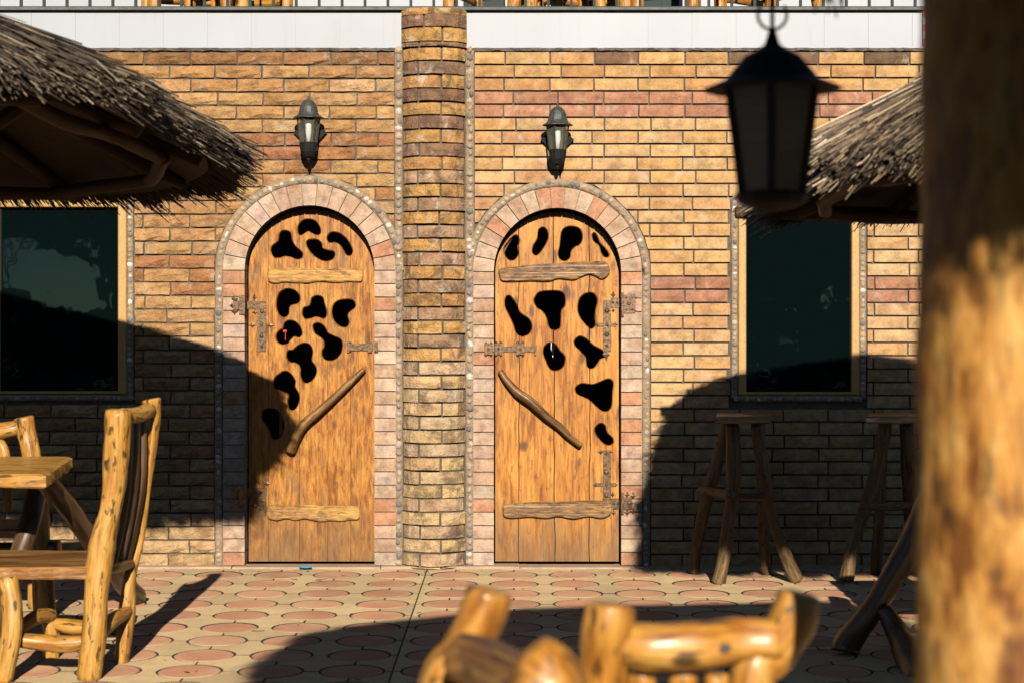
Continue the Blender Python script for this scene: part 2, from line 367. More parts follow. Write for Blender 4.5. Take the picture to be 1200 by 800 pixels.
def star_mesh(half=0):
    RG = RD + 0.0075; g = 0.0045; P = []
    cs = [(PX / 2, PY / 2, math.pi, 1.5 * math.pi), (-PX / 2, PY / 2, 1.5 * math.pi, 2 * math.pi), (-PX / 2, -PY / 2, 0, 0.5 * math.pi), (PX / 2, -PY / 2, 0.5 * math.pi, math.pi)]
    for cx, cy, a0, a1 in cs:
        arc = []
        for i in range(6):
            a = a1 + (a0 - a1) * i / 5; x = cx + RG * math.cos(a); y = cy + RG * math.sin(a)
            x = max(-PX / 2 + g, min(PX / 2 - g, x)); y = max(-PY / 2 + g, min(PY / 2 - g, y)); arc.append((x, y))
        P += arc
    if half: 
        Q = []
        for i in range(len(P)):
            a, b = P[i], P[(i + 1) % len(P)]
            ina, inb = a[0] * half > 0.004, b[0] * half > 0.004
            if ina: Q.append(a)
            if ina != inb:
                t = (half * 0.004 - a[0]) / (b[0] - a[0]); Q.append((half * 0.004, a[1] + t * (b[1] - a[1])))
        P = Q
    n = len(P); V = [(x, y, 0) for x, y in P] + [(x, y, -0.03) for x, y in P]
    Fc = [tuple(range(n))[::-1]] + [(i, (i + 1) % n, (i + 1) % n + n, i + n) for i in range(n)]
    return V, Fc
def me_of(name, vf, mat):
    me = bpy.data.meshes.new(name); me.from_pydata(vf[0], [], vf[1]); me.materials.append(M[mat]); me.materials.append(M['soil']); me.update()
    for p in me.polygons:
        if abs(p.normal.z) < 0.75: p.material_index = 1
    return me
dv = disc_mesh(); sv = star_mesh(); hl = star_mesh(-1); hr = star_mesh(1)
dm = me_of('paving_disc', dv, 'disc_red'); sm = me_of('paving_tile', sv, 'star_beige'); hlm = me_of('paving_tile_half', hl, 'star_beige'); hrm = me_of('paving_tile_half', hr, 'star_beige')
gd = G(); gs_ = G()
def place(me, vf, name, x, y, big, gg):
    z = U(-0.0012, 0.0012); rx, ry = U(-0.004, 0.004), U(-0.004, 0.004)
    if big:
        o = link_mesh(name, me, None, pave, (x, y, z)); o.rotation_euler = (rx, ry, 0)
    else:
        gg.add([(v[0] + x, v[1] + y, v[2] + z) for v in vf[0]], vf[1])
for j in range(-1, 40):
    dd = 9.94 - j * PY; y = dd - D0
    for i in range(-20, 21):
        x = 0.01 + PX * i; px = 600 + x * F / dd
        vis = -25 < px < 1120 and dd > 6.75
        place(dm, dv, 'paving_disc', x, y, vis, gd)
        xs, ys = x + PX / 2, y - PY / 2; px = 600 + xs * F / (dd - PY / 2); vis = -30 < px < 1125 and dd > 6.9
        if i == -2:
            place(hlm, hl, 'paving_tile', xs, ys, vis, gs_); place(hrm, hr, 'paving_tile', xs, ys, vis, gs_)
        else: place(sm, sv, 'paving_tile', xs, ys, vis, gs_)
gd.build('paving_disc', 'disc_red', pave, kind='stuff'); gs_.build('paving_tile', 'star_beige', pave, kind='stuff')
# low concrete strip along the wall foot
g = G(); xx = -6.0
while xx < 6.0:
    ww = U(0.5, 0.9); g.box(xx, xx + ww - 0.006, -0.075 + U(-.004, .004), 0.06, -0.02, 0.012 + U(-.003, .003)); xx += ww
cb = g.build('wall_kerb', 'curb'); cb['kind'] = 'structure'
# ---------------------------------------------------------------- brick wall sections
def quad_brick(c4, y0, y1, nx=4, nz=2, amp=0.004, inset=0.003):
    """c4: (xlb, xrb, xrt, xlt, zb, zt) front at y0, back y1"""
    xlb, xrb, xrt, xlt, zb, zt = c4; V = []; idx = {}
    s = U(0, 100)
    for j in range(nz + 1):
        for i in range(nx + 1):
            u, v = i / nx, j / nz; xl = xlb + (xlt - xlb) * v; xr = xrb + (xrt - xrb) * v
            x = xl + (xr - xl) * u; z = zb + (zt - zb) * v
            edge = i in (0, nx) or j in (0, nz)
            y = y0 + amp * (noise.noise(Vector((x * 16 + s, z * 22, s))) * 1.3 + U(-0.45, 0.45)) + (amp * 0.6 + 0.0015 if edge else 0)
            if edge: x += U(-1, 1) * amp * 0.3; z += U(-1, 1) * amp * 0.25
            elif nx > 2: x += U(-0.25, 0.25) * (xr - xl) / nx; z += U(-0.25, 0.25) * (zt - zb) / nz
            idx[i, j] = len(V); V.append((x, y, z))
    Fc = []
    for j in range(nz):
        for i in range(nx): Fc.append((idx[i, j], idx[i + 1, j], idx[i + 1, j + 1], idx[i, j + 1]))
    loop = [idx[i, 0] for i in range(nx + 1)] + [idx[nx, j] for j in range(1, nz + 1)] + [idx[i, nz] for i in range(nx - 1, -1, -1)] + [idx[0, j] for j in range(nz - 1, 0, -1)]
    b = len(V)
    for k in loop: V.append((V[k][0], y1, V[k][2]))
    n = len(loop)
    for k in range(n): Fc.append((loop[k], b + k, b + (k + 1) % n, loop[(k + 1) % n]))
    return V, Fc
class Rect:
    def __init__(s, x0, x1, y0, y1): s.x0, s.x1, s.y0, s.y1 = x0, x1, y0, y1
    def at(s, y): return (s.x0, s.x1) if s.y0 < y < s.y1 else None
    def ctr(s): return (s.x0 + s.x1) / 2
class Arch:
    def __init__(s, cx, r, ys): s.cx, s.r, s.ys = cx, r, ys
    def at(s, y):
        if y >= s.ys: return (s.cx - s.r, s.cx + s.r)
        q = s.r ** 2 - (s.ys - y) ** 2
        return (s.cx - math.sqrt(q), s.cx + math.sqrt(q)) if q > 0 else None
    def ctr(s): return s.cx
def clip_bricks(bricks, ops):
    for op in ops:
        out = []
        for (xlb, xrb, xrt, xlt, yb, yt) in bricks:
            ab, att = op.at(yb - 0.5), op.at(yt + 0.5)
            if isinstance(op, Rect) and (ab is None) != (att is None):
                am = op.at((yb + yt) / 2); ab = att = am
            if att is None and isinstance(op, Arch) and (op.ys - op.r) > yt + 0.45 * (yb - yt): ab = None
            if ab is None and att is None: out.append((xlb, xrb, xrt, xlt, yb, yt)); continue
            c = op.ctr(); ab = ab or (c, c); att = att or (c, c)
            L_ = (xlb, min(xrb, ab[0]), min(xrt, att[0]), xlt, yb, yt); R_ = (max(xlb, ab[1]), xrb, xrt, max(xlt, att[1]), yb, yt)
            if max(xlb, xlt) >= max(ab[1], att[1]) or min(xrb, xrt) <= min(ab[0], att[0]):
                out.append((xlb, xrb, xrt, xlt, yb, yt)); continue
            for q in (L_, R_):
                wb, wt = q[1] - q[0], q[2] - q[3]
                if max(wb, wt) > 5:
                    q = list(q)
                    if wb < 1.5:
                        if q is not None and q[1] <= q[0] + 1.5:
                            if q[0] == xlb: q[1] = q[0] + 1.5
                            else: q[0] = q[1] - 1.5
                    if wt < 1.5:
                        if q[3] == xlt: q[2] = q[3] + 1.5
                        else: q[3] = q[2] - 1.5
                    out.append(tuple(q))
        bricks = out
    return bricks
def wall(px0, px1, ytop, rows, pitch, bl, off, ops, mat, tone, label, cat='wall', amp=0.006, visx=(0, 1085), hidden=lambda x, y: False):
    cx = X((max(px0, -60) + min(px1, 1260)) / 2)
    t = thing('brick_wall', (cx, 0, 0), label, cat, 'brick wall panels of the facade')
    mat_far = mat + '_far'; gfar = G(); cnt = 0
    for r in range(rows):
        yt = ytop + r * pitch + 1.1; yb = ytop + (r + 1) * pitch - 1.1
        o = off[r % 2] + U(-1.5, 1.5); k0 = int((px0 - o) / bl) - 1; k1 = int((px1 - o) / bl) + 1
        js = [o + k * bl + U(-1.2, 1.2) for k in range(k0, k1 + 2)]
        row = []
        for a, b in zip(js[:-1], js[1:]):
            a = max(a, px0); b = min(b, px1)
            if b - a < 4: continue
            row.append((a, b, b, a, yb, yt))
        for q in clip_bricks(row, ops):
            xm = (q[0] + q[1] + q[2] + q[3]) / 4; ym = (yb + yt) / 2
            s = 1.0
            c4 = (X(q[0] + s), X(q[1] - s), X(q[2] - s), X(q[3] + s), Z(yb), Z(yt))
            vis = visx[0] - 20 < xm < visx[1] + 15 and not hidden(xm, ym)
            wpx = max(q[1] - q[0], q[2] - q[3]); nx = 4 if wpx > 30 else 2
            V, Fc = quad_brick(c4, -0.018 - U(0, 0.004), 0.004, nx, 3 if amp > 0.004 and nx == 4 else 2, amp)
            col = tone(xm, ym)
            if vis:
                mk('brick', V, Fc, mat, t, (X(xm), -0.01, Z(ym)), color=col); cnt += 1
            else: gfar.add(V, Fc, None, col)
    if gfar.V: gfar.build('brick', mat_far, t, kind='stuff')
    print(label, 'bricks', cnt)
    return t
GOLD = (0.395, 0.227, 0.092); AMBER = (0.36, 0.190, 0.072); RED = (0.295, 0.138, 0.080); PALE = (0.415, 0.256, 0.122); BRN = (0.12, 0.07, 0.04)
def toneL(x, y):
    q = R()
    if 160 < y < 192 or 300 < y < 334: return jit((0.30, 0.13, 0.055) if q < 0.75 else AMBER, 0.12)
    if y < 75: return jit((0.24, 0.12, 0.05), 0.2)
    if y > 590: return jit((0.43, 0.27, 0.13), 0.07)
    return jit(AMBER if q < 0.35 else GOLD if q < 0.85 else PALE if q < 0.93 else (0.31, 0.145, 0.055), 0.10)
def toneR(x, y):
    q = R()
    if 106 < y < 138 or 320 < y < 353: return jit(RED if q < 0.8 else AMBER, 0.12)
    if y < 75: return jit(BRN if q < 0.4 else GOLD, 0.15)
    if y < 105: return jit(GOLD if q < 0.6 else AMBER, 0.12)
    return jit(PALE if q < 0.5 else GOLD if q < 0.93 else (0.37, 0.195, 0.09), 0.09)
LC, LR, LS = 363.3, 76.0, 317.0      # left arch centre, opening radius, spring line (px)
RC, RR, RS = 653.2, 74.5, 318.5
opL = [Rect(-16, 157.5, 228, 471), Arch(LC, 110.5, LS)]
opR = [Rect(856, 1015, 236, 471), Arch(RC, 108.5, RS)]
def hidL(x, y): return y < 30 + 0.53 * x - 4 + 0 and y < 200 and x < 250 and y < 20 + 0.55 * x
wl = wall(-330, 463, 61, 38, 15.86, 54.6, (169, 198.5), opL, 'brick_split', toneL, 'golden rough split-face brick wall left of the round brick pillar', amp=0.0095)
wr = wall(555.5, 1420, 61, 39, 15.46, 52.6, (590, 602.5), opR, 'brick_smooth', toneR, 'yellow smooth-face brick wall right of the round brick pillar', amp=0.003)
# mortar backing with openings, as one part per section
def backing(t, x0, x1, arch, rect):
    out = [(X(x0), 0.0), (X(x1), 0.0), (X(x1), Z(57)), (X(x0), Z(57))]
    a = arch_poly(X(arch[0]), arch[1] * D0 / F, Z(arch[2]), 0.0 - 0.02)
    b = [(X(rect[0]), Z(rect[3])), (X(rect[1]), Z(rect[3])), (X(rect[1]), Z(rect[2])), (X(rect[0]), Z(rect[2]))]
    vo, gr = region([out, a, b], [], lambda x, z: 0 if inpoly(x, z, out) and not inpoly(x, z, a) and not inpoly(x, z, b) else None)
    V, Fc = solid(vo, gr[0], 0.0, 0.24)
    mk('mortar', V, Fc, 'mortar', t)
backing(wl, -330, 510, (LC, LR + 1, LS), (-4, 146, 237, 460))
backing(wr, 510, 1420, (RC, RR + 1, RS), (866, 1005, 244, 461))
# dark room behind
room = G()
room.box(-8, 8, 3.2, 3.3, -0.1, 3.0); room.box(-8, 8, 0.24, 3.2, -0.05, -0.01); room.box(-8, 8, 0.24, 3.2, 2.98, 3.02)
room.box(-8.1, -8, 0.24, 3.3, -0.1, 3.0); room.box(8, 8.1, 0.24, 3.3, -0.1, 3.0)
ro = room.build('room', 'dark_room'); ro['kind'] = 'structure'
# cement line under the fascia
for t, a, b in ((wl, -330, 471), (wr, 547, 1420)):
    V = []; Fc = []; n = int((b - a) / 6)
    for i in range(n + 1):
        x = X(a + (b - a) * i / n)
        for (yy, zz) in ((0.0, Z(56)), (-0.018 + U(-.006, .004), Z(57)), (-0.016 + U(-.006, .004), Z(60.3) + U(-.005, .004)), (0.0, Z(61))): V.append((x, yy, zz))
    for i in range(n):
        for k in range(3): a0 = i * 4 + k; Fc.append((a0, a0 + 1, a0 + 5, a0 + 4))
    mk('cement_line', V, Fc, 'cement', t)
# pebble helpers
PEB = [(0.17, 0.14, 0.11), (0.24, 0.19, 0.14), (0.28, 0.215, 0.15), (0.33, 0.25, 0.17), (0.22, 0.175, 0.13), (0.31, 0.22, 0.14), (0.13, 0.115, 0.10), (0.46, 0.40, 0.34), (0.32, 0.24, 0.16), (0.30, 0.20, 0.125), (0.30, 0.23, 0.16)]
def pebbles(gm, pts, halfw, y, lo=0.010, hi=0.019, bump=0.012):
    """pts: polyline in world x,z; lays pebbles along it"""
    d = 0; i = 0
    for a, b in zip(pts[:-1], pts[1:]):
        a, b = Vector(a), Vector(b); L_ = (b - a).length; n = (b - a).normalized(); pr = Vector((-n.y, n.x))
        while d < L_:
            r1, r2 = U(lo, hi), U(lo * 0.8, hi * 0.85); c = a + n * d + pr * U(-1, 1) * max(0, halfw - r2)
            blob(gm, (c.x, y + 0.001, c.y), (r1, U(0.5, 1) * bump, r2), math.atan2(n.y, n.x) + U(-.4, .4), jit(random.choice(PEB), 0.15))
            d += r1 + U(lo, hi) * 0.9
        d -= L_
def band(t, path, hw, y, name='pebble_bed'):
    """raised mortar band along path (world x,z)"""
    V = []; Fc = []; n = len(path)
    for i, p in enumerate(path):
        a = Vector(path[max(0, i - 1)]); b = Vector(path[min(n - 1, i + 1)]); d = (b - a).normalized(); pr = Vector((-d.y, d.x)); p = Vector(p)
        for k, (s, yy) in enumerate(((-1, 0.0), (-0.95, y * 0.7), (-0.4, y), (0.4, y), (0.95, y * 0.7), (1, 0.0))):
            q = p + pr * hw * s; V.append((q.x, yy + (U(-.003, .003) if 0 < k < 5 else 0), q.y))
    for i in range(n - 1):
        for k in range(5): a0 = i * 6 + k; Fc.append((a0, a0 + 6, a0 + 7, a0 + 1))
    return mk(name, V, Fc, 'bed', t, smooth=True)
def vline(px, y0, y1, step=14): 
    n = max(2, int(abs(y1 - y0) / step)); return [(X(px), Z(y0 + (y1 - y0) * i / n)) for i in range(n + 1)]
def hline(py, x0, x1, step=14):
    n = max(2, int(abs(x1 - x0) / step)); return [(X(x0 + (x1 - x0) * i / n), Z(py)) for i in range(n + 1)]
# ---------------------------------------------------------------- arched surrounds
PINK = [(0.39, 0.265, 0.18), (0.375, 0.245, 0.165), (0.41, 0.295, 0.21), (0.36, 0.23, 0.15), (0.385, 0.275, 0.195)]
def surround(t, cx, ri, ro, ys, left_edge, right_edge, peb_l, peb_r):
    r0, r1 = ri * D0 / F, ro * D0 / F; xc, zs = X(cx), Z(ys)
    # bed: a flat ring of light mortar behind the bricks
    outer = arch_poly(xc, r1 + 0.006, zs, 0.012); inner = arch_poly(xc, r0 + 0.002, zs, -0.03)
    vo, gr = region([outer, inner], [], lambda x, z: 0 if inpoly(x, z, outer) and not inpoly(x, z, inner) else None)
    V, Fc = solid(vo, gr[0], -0.012, 0.10)
    s = mk('door_surround', V, Fc, 'bed', t)
    nside = 22; ph = (661.5 - ys) / nside
    def tone(): 
        return jit(random.choice(PINK) if R() < 0.85 else (0.37, 0.18, 0.10), 0.08)
    for side in (-1, 1):
        for k in range(nside):
            yt, yb = ys + k * ph + 0.6, ys + (k + 1) * ph - 0.6
            xa, xb = (cx - ro, cx - ri) if side < 0 else (cx + ri, cx + ro)
            V, Fc = quad_brick((X(xa), X(xb), X(xb), X(xa), Z(yb), Z(yt)), -0.026 - U(0, .003), 0.098, 3, 2, 0.002)
            mk('brick', V, Fc, 'brick_pale', s, (X((xa + xb) / 2), 0, Z((yt + yb) / 2)), color=tone())
    nv = 17
    for k in range(nv):
        a0 = math.pi * k / nv + 0.006 / 1; a1 = math.pi * (k + 1) / nv - 0.006
        V = []; am = (a0 + a1) / 2
        nr, na = 2, 2
        for j in range(nr + 1):
            rr_ = r0 + (r1 - r0) * j / nr + (U(-.003, .003) if j == nr else 0)
            for i in range(na + 1):
                a = a0 + (a1 - a0) * i / na
                ed = i in (0, na) or j in (0, nr)
                V.append((xc + rr_ * math.cos(a), -0.026 + U(-.0015, .0015) + (0.002 if ed else 0), zs + rr_ * math.sin(a)))
        Fc = []
        for j in range(nr):
            for i in range(na): q = j * (na + 1) + i; Fc.append((q, q + na + 1, q + na + 2, q + 1))
        lp_ = [0, 1, 2, 5, 8, 7, 6, 3]; b = len(V)
        for q in lp_: V.append((V[q][0], 0.098, V[q][2]))
        for q in range(8): Fc.append((lp_[q], lp_[(q + 1) % 8], b + (q + 1) % 8, b + q))
        rm = (r0 + r1) / 2
        mk('brick', V, Fc, 'brick_pale', s, (xc + rm * math.cos(am), 0, zs + rm * math.sin(am)), color=tone())
    # pebble border
    rb = r1 + 0.026
    arc = [(xc + rb * math.cos(math.pi * i / 24), zs + rb * math.sin(math.pi * i / 24)) for i in range(25)]
    path = (vline(cx + ro + 5.2, 661, ys) if peb_r else []) + arc + (vline(cx - ro - 5.2, ys, 661) if peb_l else [])
    bd = band(s, path, 0.025, -0.024); g = G(); pebbles(g, path, 0.021, -0.021, 0.013, 0.024, 0.013); g.build('pebble', 'pebble', s, smooth=True, kind='stuff')
    return s
surround(wl, LC, LR, 101, LS, 0, 0, True, False)
surround(wr, RC, RR, 98.5, RS, 0, 0, False, True)
# ---------------------------------------------------------------- windows
def window(t, x0, x1, y0, y1, fr, label, sides):
    yf = -0.02
    o = [(X(x0), Z(y1)), (X(x1), Z(y1)), (X(x1), Z(y0)), (X(x0), Z(y0))]
    i_ = [(X(x0 + fr), Z(y1 - 3.5)), (X(x1 - fr), Z(y1 - 3.5)), (X(x1 - fr), Z(y0 + fr - 2)), (X(x0 + fr), Z(y0 + fr - 2))]
    def ring(a, b, ya, yb): 
        V = [(p[0], ya, p[1]) for p in a] + [(p[0], yb, p[1]) for p in b]
        return V, [(k, (k + 1) % 4, 4 + (k + 1) % 4, 4 + k) for k in range(4)]
    g = G()
    s = 0.006
    oi = [(o[0][0] + s, o[0][1] + s), (o[1][0] - s, o[1][1] + s), (o[2][0] - s, o[2][1] - s), (o[3][0] + s, o[3][1] - s)]
    ii = [(i_[0][0] - s, i_[0][1] - s), (i_[1][0] + s, i_[1][1] - s), (i_[2][0] + s, i_[2][1] + s), (i_[3][0] - s, i_[3][1] + s)]
    for A in ((o, o, 0.02, yf + .004), (o, oi, yf + .004, yf), (oi, ii, yf, yf), (ii, i_, yf, yf + .004), (i_, i_, yf + .004, 0.06)): g.add(*ring(*A))
    wdw = g.build('window', 'ochre_paint', t); wdw['label'] = label
    gg = G(); gg.box(i_[0][0] - 0.01, i_[1][0] + 0.01, 0.022, 0.03, i_[0][1] - 0.01, i_[2][1] + 0.01)
    gg.build('pane', 'window_glass', wdw)
    # thin dark gasket
    sg = G(); a, b, c, d = i_[0][0], i_[1][0], i_[0][1], i_[2][1]; q = 0.005
    sg.box(a, a + q, 0.012, 0.022, c, d); sg.box(b - q, b, 0.012, 0.022, c, d); sg.box(a + q, b - q, 0.012, 0.022, d - q, d); sg.box(a + q, b - q, 0.012, 0.022, c, c + q)
    sg.build('gasket', 'black_iron', wdw)
    g = G()
    for path in sides:
        band(t, path, 0.019, -0.02); pebbles(g, path, 0.016, -0.017, 0.012, 0.022, 0.013)
    g.build('pebble', 'pebble', t, smooth=True, kind='stuff')
window(wl, -10, 149, 235, 461.5, 10, 'ochre framed window reflecting bare trees', [vline(153, 230, 466), hline(466, -14, 155)])
window(wr, 865, 1006.5, 242, 462.5, 9, 'ochre framed window half in shadow', [vline(860.5, 238, 466), vline(1010.5, 238, 466), hline(467, 862, 1010)])
# ---------------------------------------------------------------- doors
L5 = lambda pts, dy=0: [(280 + x / 5, 240 + (y + dy) / 5) for x, y in pts]
HL = [L5([(240,165),(270,152),(300,165),(312,215),(335,250),(370,280),(368,312),(335,320),(300,305),(265,302),(230,312),(200,305),(187,270),(195,240),(228,215)]),
 L5([(345,130),(365,98),(400,85),(445,95),(472,130),(478,165),(460,178),(430,168),(405,155),(380,170),(360,180),(346,165)]),
 L5([(518,185),(540,163),(580,165),(620,190),(650,230),(665,270),(655,295),(630,295),(612,265),(590,235),(560,220),(530,222),(516,205)]),
 L5([(395,220),(415,205),(455,205),(483,225),(490,255),(520,268),(555,275),(560,300),(540,325),(500,330),(460,315),(425,285),(400,250)]),
 L5([(220,570),(235,520),(270,495),(315,497),(350,525),(357,560),(340,580),(315,585),(295,600),(290,640),(270,658),(240,650),(222,615)]),
 L5([(425,550),(455,533),(490,545),(500,580),(512,620),(510,655),(490,667),(455,655),(420,665),(385,668),(371,640),(378,605),(415,590)]),
 L5([(545,620),(555,585),(590,560),(650,555),(680,575),(678,605),(650,625),(635,650),(645,690),(630,715),(600,715),(565,690),(548,655)]),
 L5([(370,750),(352,778),(325,770),(300,792),(285,812),(250,818),(222,800),(218,762),(235,737),(258,722),(268,692),(300,677),(345,697)]),
 L5([(432,15),(445,-5),(475,-5),(505,20),(520,50),(555,70),(590,85),(605,110),(600,160),(570,200),(530,212),(495,200),(485,160),(500,130),(497,100),(475,75),(445,55)], 700),
 L5([(345,125),(380,110),(415,120),(432,160),(425,210),(448,245),(453,285),(430,325),(400,343),(375,335),(360,300),(358,250),(330,225),(295,220),(278,190),(285,155),(315,150)], 700),
 L5([(235,290),(270,272),(305,292),(330,330),(328,365),(350,405),(352,450),(330,495),(300,500),(285,460),(290,410),(250,390),(205,370),(205,320)], 700),
 L5([(150,500),(210,495),(250,540),(262,600),(240,660),(195,670),(180,620),(150,580),(130,540)], 700)]
R5 = lambda pts: [(570 + x / 5, 240 + y / 5) for x, y in pts]
S5 = lambda pts: [(560 + x / 5, 380 + y / 5) for x, y in pts]
HR = [R5([(150,190),(180,180),(193,210),(182,250),(187,290),(165,322),(135,325),(112,300),(103,255),(122,225)]),
 R5([(305,150),(330,133),(355,150),(362,190),(345,235),(315,280),(290,298),(270,280),(275,240),(298,200)]),
 R5([(440,160),(470,132),(510,128),(550,145),(563,190),(550,230),(515,250),(495,275),(490,310),(460,330),(430,318),(420,285),(430,240)]),
 R5([(620,180),(632,165),(650,185),(665,225),(695,255),(718,290),(712,308),(690,305),(672,275),(660,240),(630,215)]),
 R5([(108,560),(120,535),(145,540),(175,585),(200,635),(250,670),(266,715),(250,755),(210,772),(175,750),(158,700),(130,640),(110,600)]),
 R5([(278,560),(300,520),(335,507),(430,507),(460,540),(460,590),(438,620),(435,680),(430,720),(400,735),(370,720),(355,670),(335,630),(295,600)]),
 R5([(550,545),(590,517),(630,522),(650,560),(640,610),(635,660),(638,705),(615,727),(580,700),(545,650),(535,600)]),
 S5([(390,130),(420,108),(455,118),(480,155),(510,190),(500,245),(465,270),(425,262),(400,215),(384,170)]),
 S5([(566,95),(595,70),(635,85),(680,125),(735,155),(745,190),(715,205),(690,245),(660,260),(638,240),(632,190),(600,155),(570,125)]),
 S5([(575,365),(610,345),(670,352),(720,335),(765,318),(793,340),(788,400),(785,470),(765,505),(730,508),(690,475),(645,435),(595,415),(572,390)]),
 S5([(690,600),(720,578),(748,595),(755,630),(790,665),(792,695),(765,708),(730,690),(700,655),(686,625)])]
YD = 0.085; DD = D0 + YD      # door face
def dpt(px, py, y=None):
    d = D0 + (YD if y is None else y); return ((px - 600) * d / F, EYE + (HY - py) * d / F)
def poly_px(P, n=3):
    S = spline([Vector((a, b)) for a, b in P], n, True); return [dpt(p[0], p[1]) for p in S]
def offset_poly(P, d):
    area = sum(P[i][0] * P[(i + 1) % len(P)][1] - P[(i + 1) % len(P)][0] * P[i][1] for i in range(len(P))) ; s = 1 if area > 0 else -1; out = []
    for i in range(len(P)):
        a = Vector(P[i - 1]); b = Vector(P[(i + 1) % len(P)]); t = (b - a).normalized(); out.append((P[i][0] + t.y * d * s, P[i][1] - t.x * d * s))
    return out
def door(t, cx, rpx, ys, holes, joints, mat, jw, wav, label):
    r = rpx * D0 / F - 0.008; xc = X(cx); zs = Z(ys) - 0.008; zb = 0.022
    outl = arch_poly(xc, r, zs, zb, 36)
    inner = [poly_px(h) for h in holes]; outer = [offset_poly(h, 0.0055) for h in inner]
    mid = [offset_poly(h, 0.003) for h in inner]
    jx = [(lambda z, j=j, s=U(0, 50): X(j, DD) + wav * noise.noise(Vector((z * 2.2, s, 0))) + wav * 0.5 * noise.noise(Vector((z * 7, s, 3)))) for j in joints]
    ws = [jw * U(0.8, 1.2) for _ in joints]
    zz = [zb - 0.01 + i * (zs + r + 0.02 - zb) / 60 for i in range(61)]
    lines = []
    for f, wd in zip(jx, ws): lines.append([(f(z) - wd, z) for z in zz]); lines.append([(f(z) + wd, z) for z in zz])
    def keep(x, z):
        if not inpoly(x, z, outl): return None
        for h in inner:
            if inpoly(x, z, h): return None
        k = 0
        for f, wd in zip(jx, ws):
            e = f(z)
            if abs(x - e) < wd * 0.98: return None
            if x > e: k += 1
        return k
    vo, gr = region([outl] + inner + outer, lines, keep)
    depth = {}
    for i, v in enumerate(vo):
        for a, b in zip(mid, inner):
            if inpoly(v[0], v[1], a): depth[i] = 0.008; break
    # frame ledges behind planks = the door part itself
    back = arch_poly(xc, r - 0.001, zs, zb, 36); ib = arch_poly(xc, r - 0.03, zs, zb + 0.035, 36)
    v2, g2 = region([back, ib], [], lambda x, z: 0 if inpoly(x, z, back) and not inpoly(x, z, ib) else None)
    V, Fc = solid(v2, g2[0], YD + 0.036, YD + 0.055)
    dr = mk('door', V, Fc, 'log_dark', t, lp=V); dr['label'] = label
    for k, faces in sorted(gr.items()):
        V, Fc = solid(vo, faces, YD, YD + 0.034, lambda i: YD + depth.get(i, 0.0))
        off = U(-.0015, .0015)
        mk('plank', [(v[0], v[1] + off, v[2]) for v in V], Fc, mat, dr, lp=V)
    return dr
ld = door(wl, LC, LR, LS, HL, [314.5, 351, 384, 411], 'door_wood_smooth', 0.0011, 0.003, 'arched wooden door with twelve rounded cut-outs, partly in shadow')
rd = door(wr, RC, RR, RS, HR, [608, 649.5, 690.4], 'door_wood', 0.0022, 0.010, 'arched wooden door of four broad planks with eleven cut-outs')
def batten(name, P, mat, parent, th=0.022, y=YD):
    """waney board; P outline in px"""
    pts = [dpt(p[0], p[1], y - th) for p in [tuple(v) for v in spline([Vector(p) for p in P], 4, True)]]
    ins = offset_poly(pts, -0.006); n = len(pts)
    V = [(p[0], y, p[1]) for p in pts] + [(p[0], y - th + 0.006, p[1]) for p in pts] + [(p[0], y - th + U(-.001, .001), p[1]) for p in ins]
    Fc = [(i, (i + 1) % n, n + (i + 1) % n, n + i) for i in range(n)] + [(n + i, n + (i + 1) % n, 2 * n + (i + 1) % n, 2 * n + i) for i in range(n)]
    from mathutils.geometry import tessellate_polygon
    for tri in tessellate_polygon([[Vector((p[0], p[1], 0)) for p in ins]]): Fc.append(tuple(2 * n + i for i in tri))
    mk(name, V, Fc, mat, parent, lp=[(v[2], v[1], v[0]) for v in V])
def wavy(x0, x1, yt, yb, a, n=12, tilt=0.0, ends=2):
    P = []
    for i in range(n + 1): x = x0 + (x1 - x0) * i / n; P.append((x, yt + U(-a, a) * 0.5 + tilt * (x - x0) + (ends if i in (0, n) else 0)))
    for i in range(n, -1, -1): x = x0 + (x1 - x0) * i / n; P.append((x, yb + U(-a, a) + tilt * (x - x0) * 0.3 - (ends if i in (0, n) else 0)))
    return P
batten('batten', wavy(314.5, 424.5, 314.5, 331, 1.2, tilt=-0.004), 'batten_pale', ld, 0.02)
batten('batten', wavy(313.5, 420.5, 590.5, 609, 1.8, n=10, tilt=0.02), 'batten_pale', ld, 0.02)
batten('batten', [(586,315),(600,313),(630,310),(660,308),(690,306.5),(708,306.5),(713.5,312),(714,321),(706,327),(697,323),(690,321.5),(680,325),(672,328),(655,326.5),(643,329.5),(620,329),(600,330),(588,329),(585,322)], 'batten_grey', rd, 0.024)
batten('batten', [(590,592),(600,590),(630,588),(660,587.5),(690,586),(708,587),(717,590),(716,602),(705,607),(690,605),(672,608),(655,605),(640,607),(620,605.5),(600,607),(591,605),(589.5,598)], 'batten_grey', rd, 0.026)
def dlog(name, pts, mat, parent, **k):
    P = [];
    for px, py, off, rpx in pts:
        y = YD - off; x, z = dpt(px, py, y); P.append((x, y, z, rpx * 0.005))
    return plog(name, P, mat, parent, **k)
dlog('handle', [(427, 432, .035, 3), (408, 450, .045, 4.2), (388, 469, .055, 4.6), (371, 484, .06, 5.0), (356, 497, .06, 5.6), (347, 512, .055, 5.6), (340, 529, .035, 6.4)], 'branch_wood', ld, wob=0.12)
dlog('handle', [(586, 434, .035, 3.4), (594, 446, .045, 4), (607, 460, .05, 4.8), (622, 470, .055, 5.2), (640, 487, .055, 4.6), (655, 499, .05, 4.3), (668, 511, .045, 4.0), (681, 522, .035, 3.6)], 'branch_wood', rd, wob=0.14)
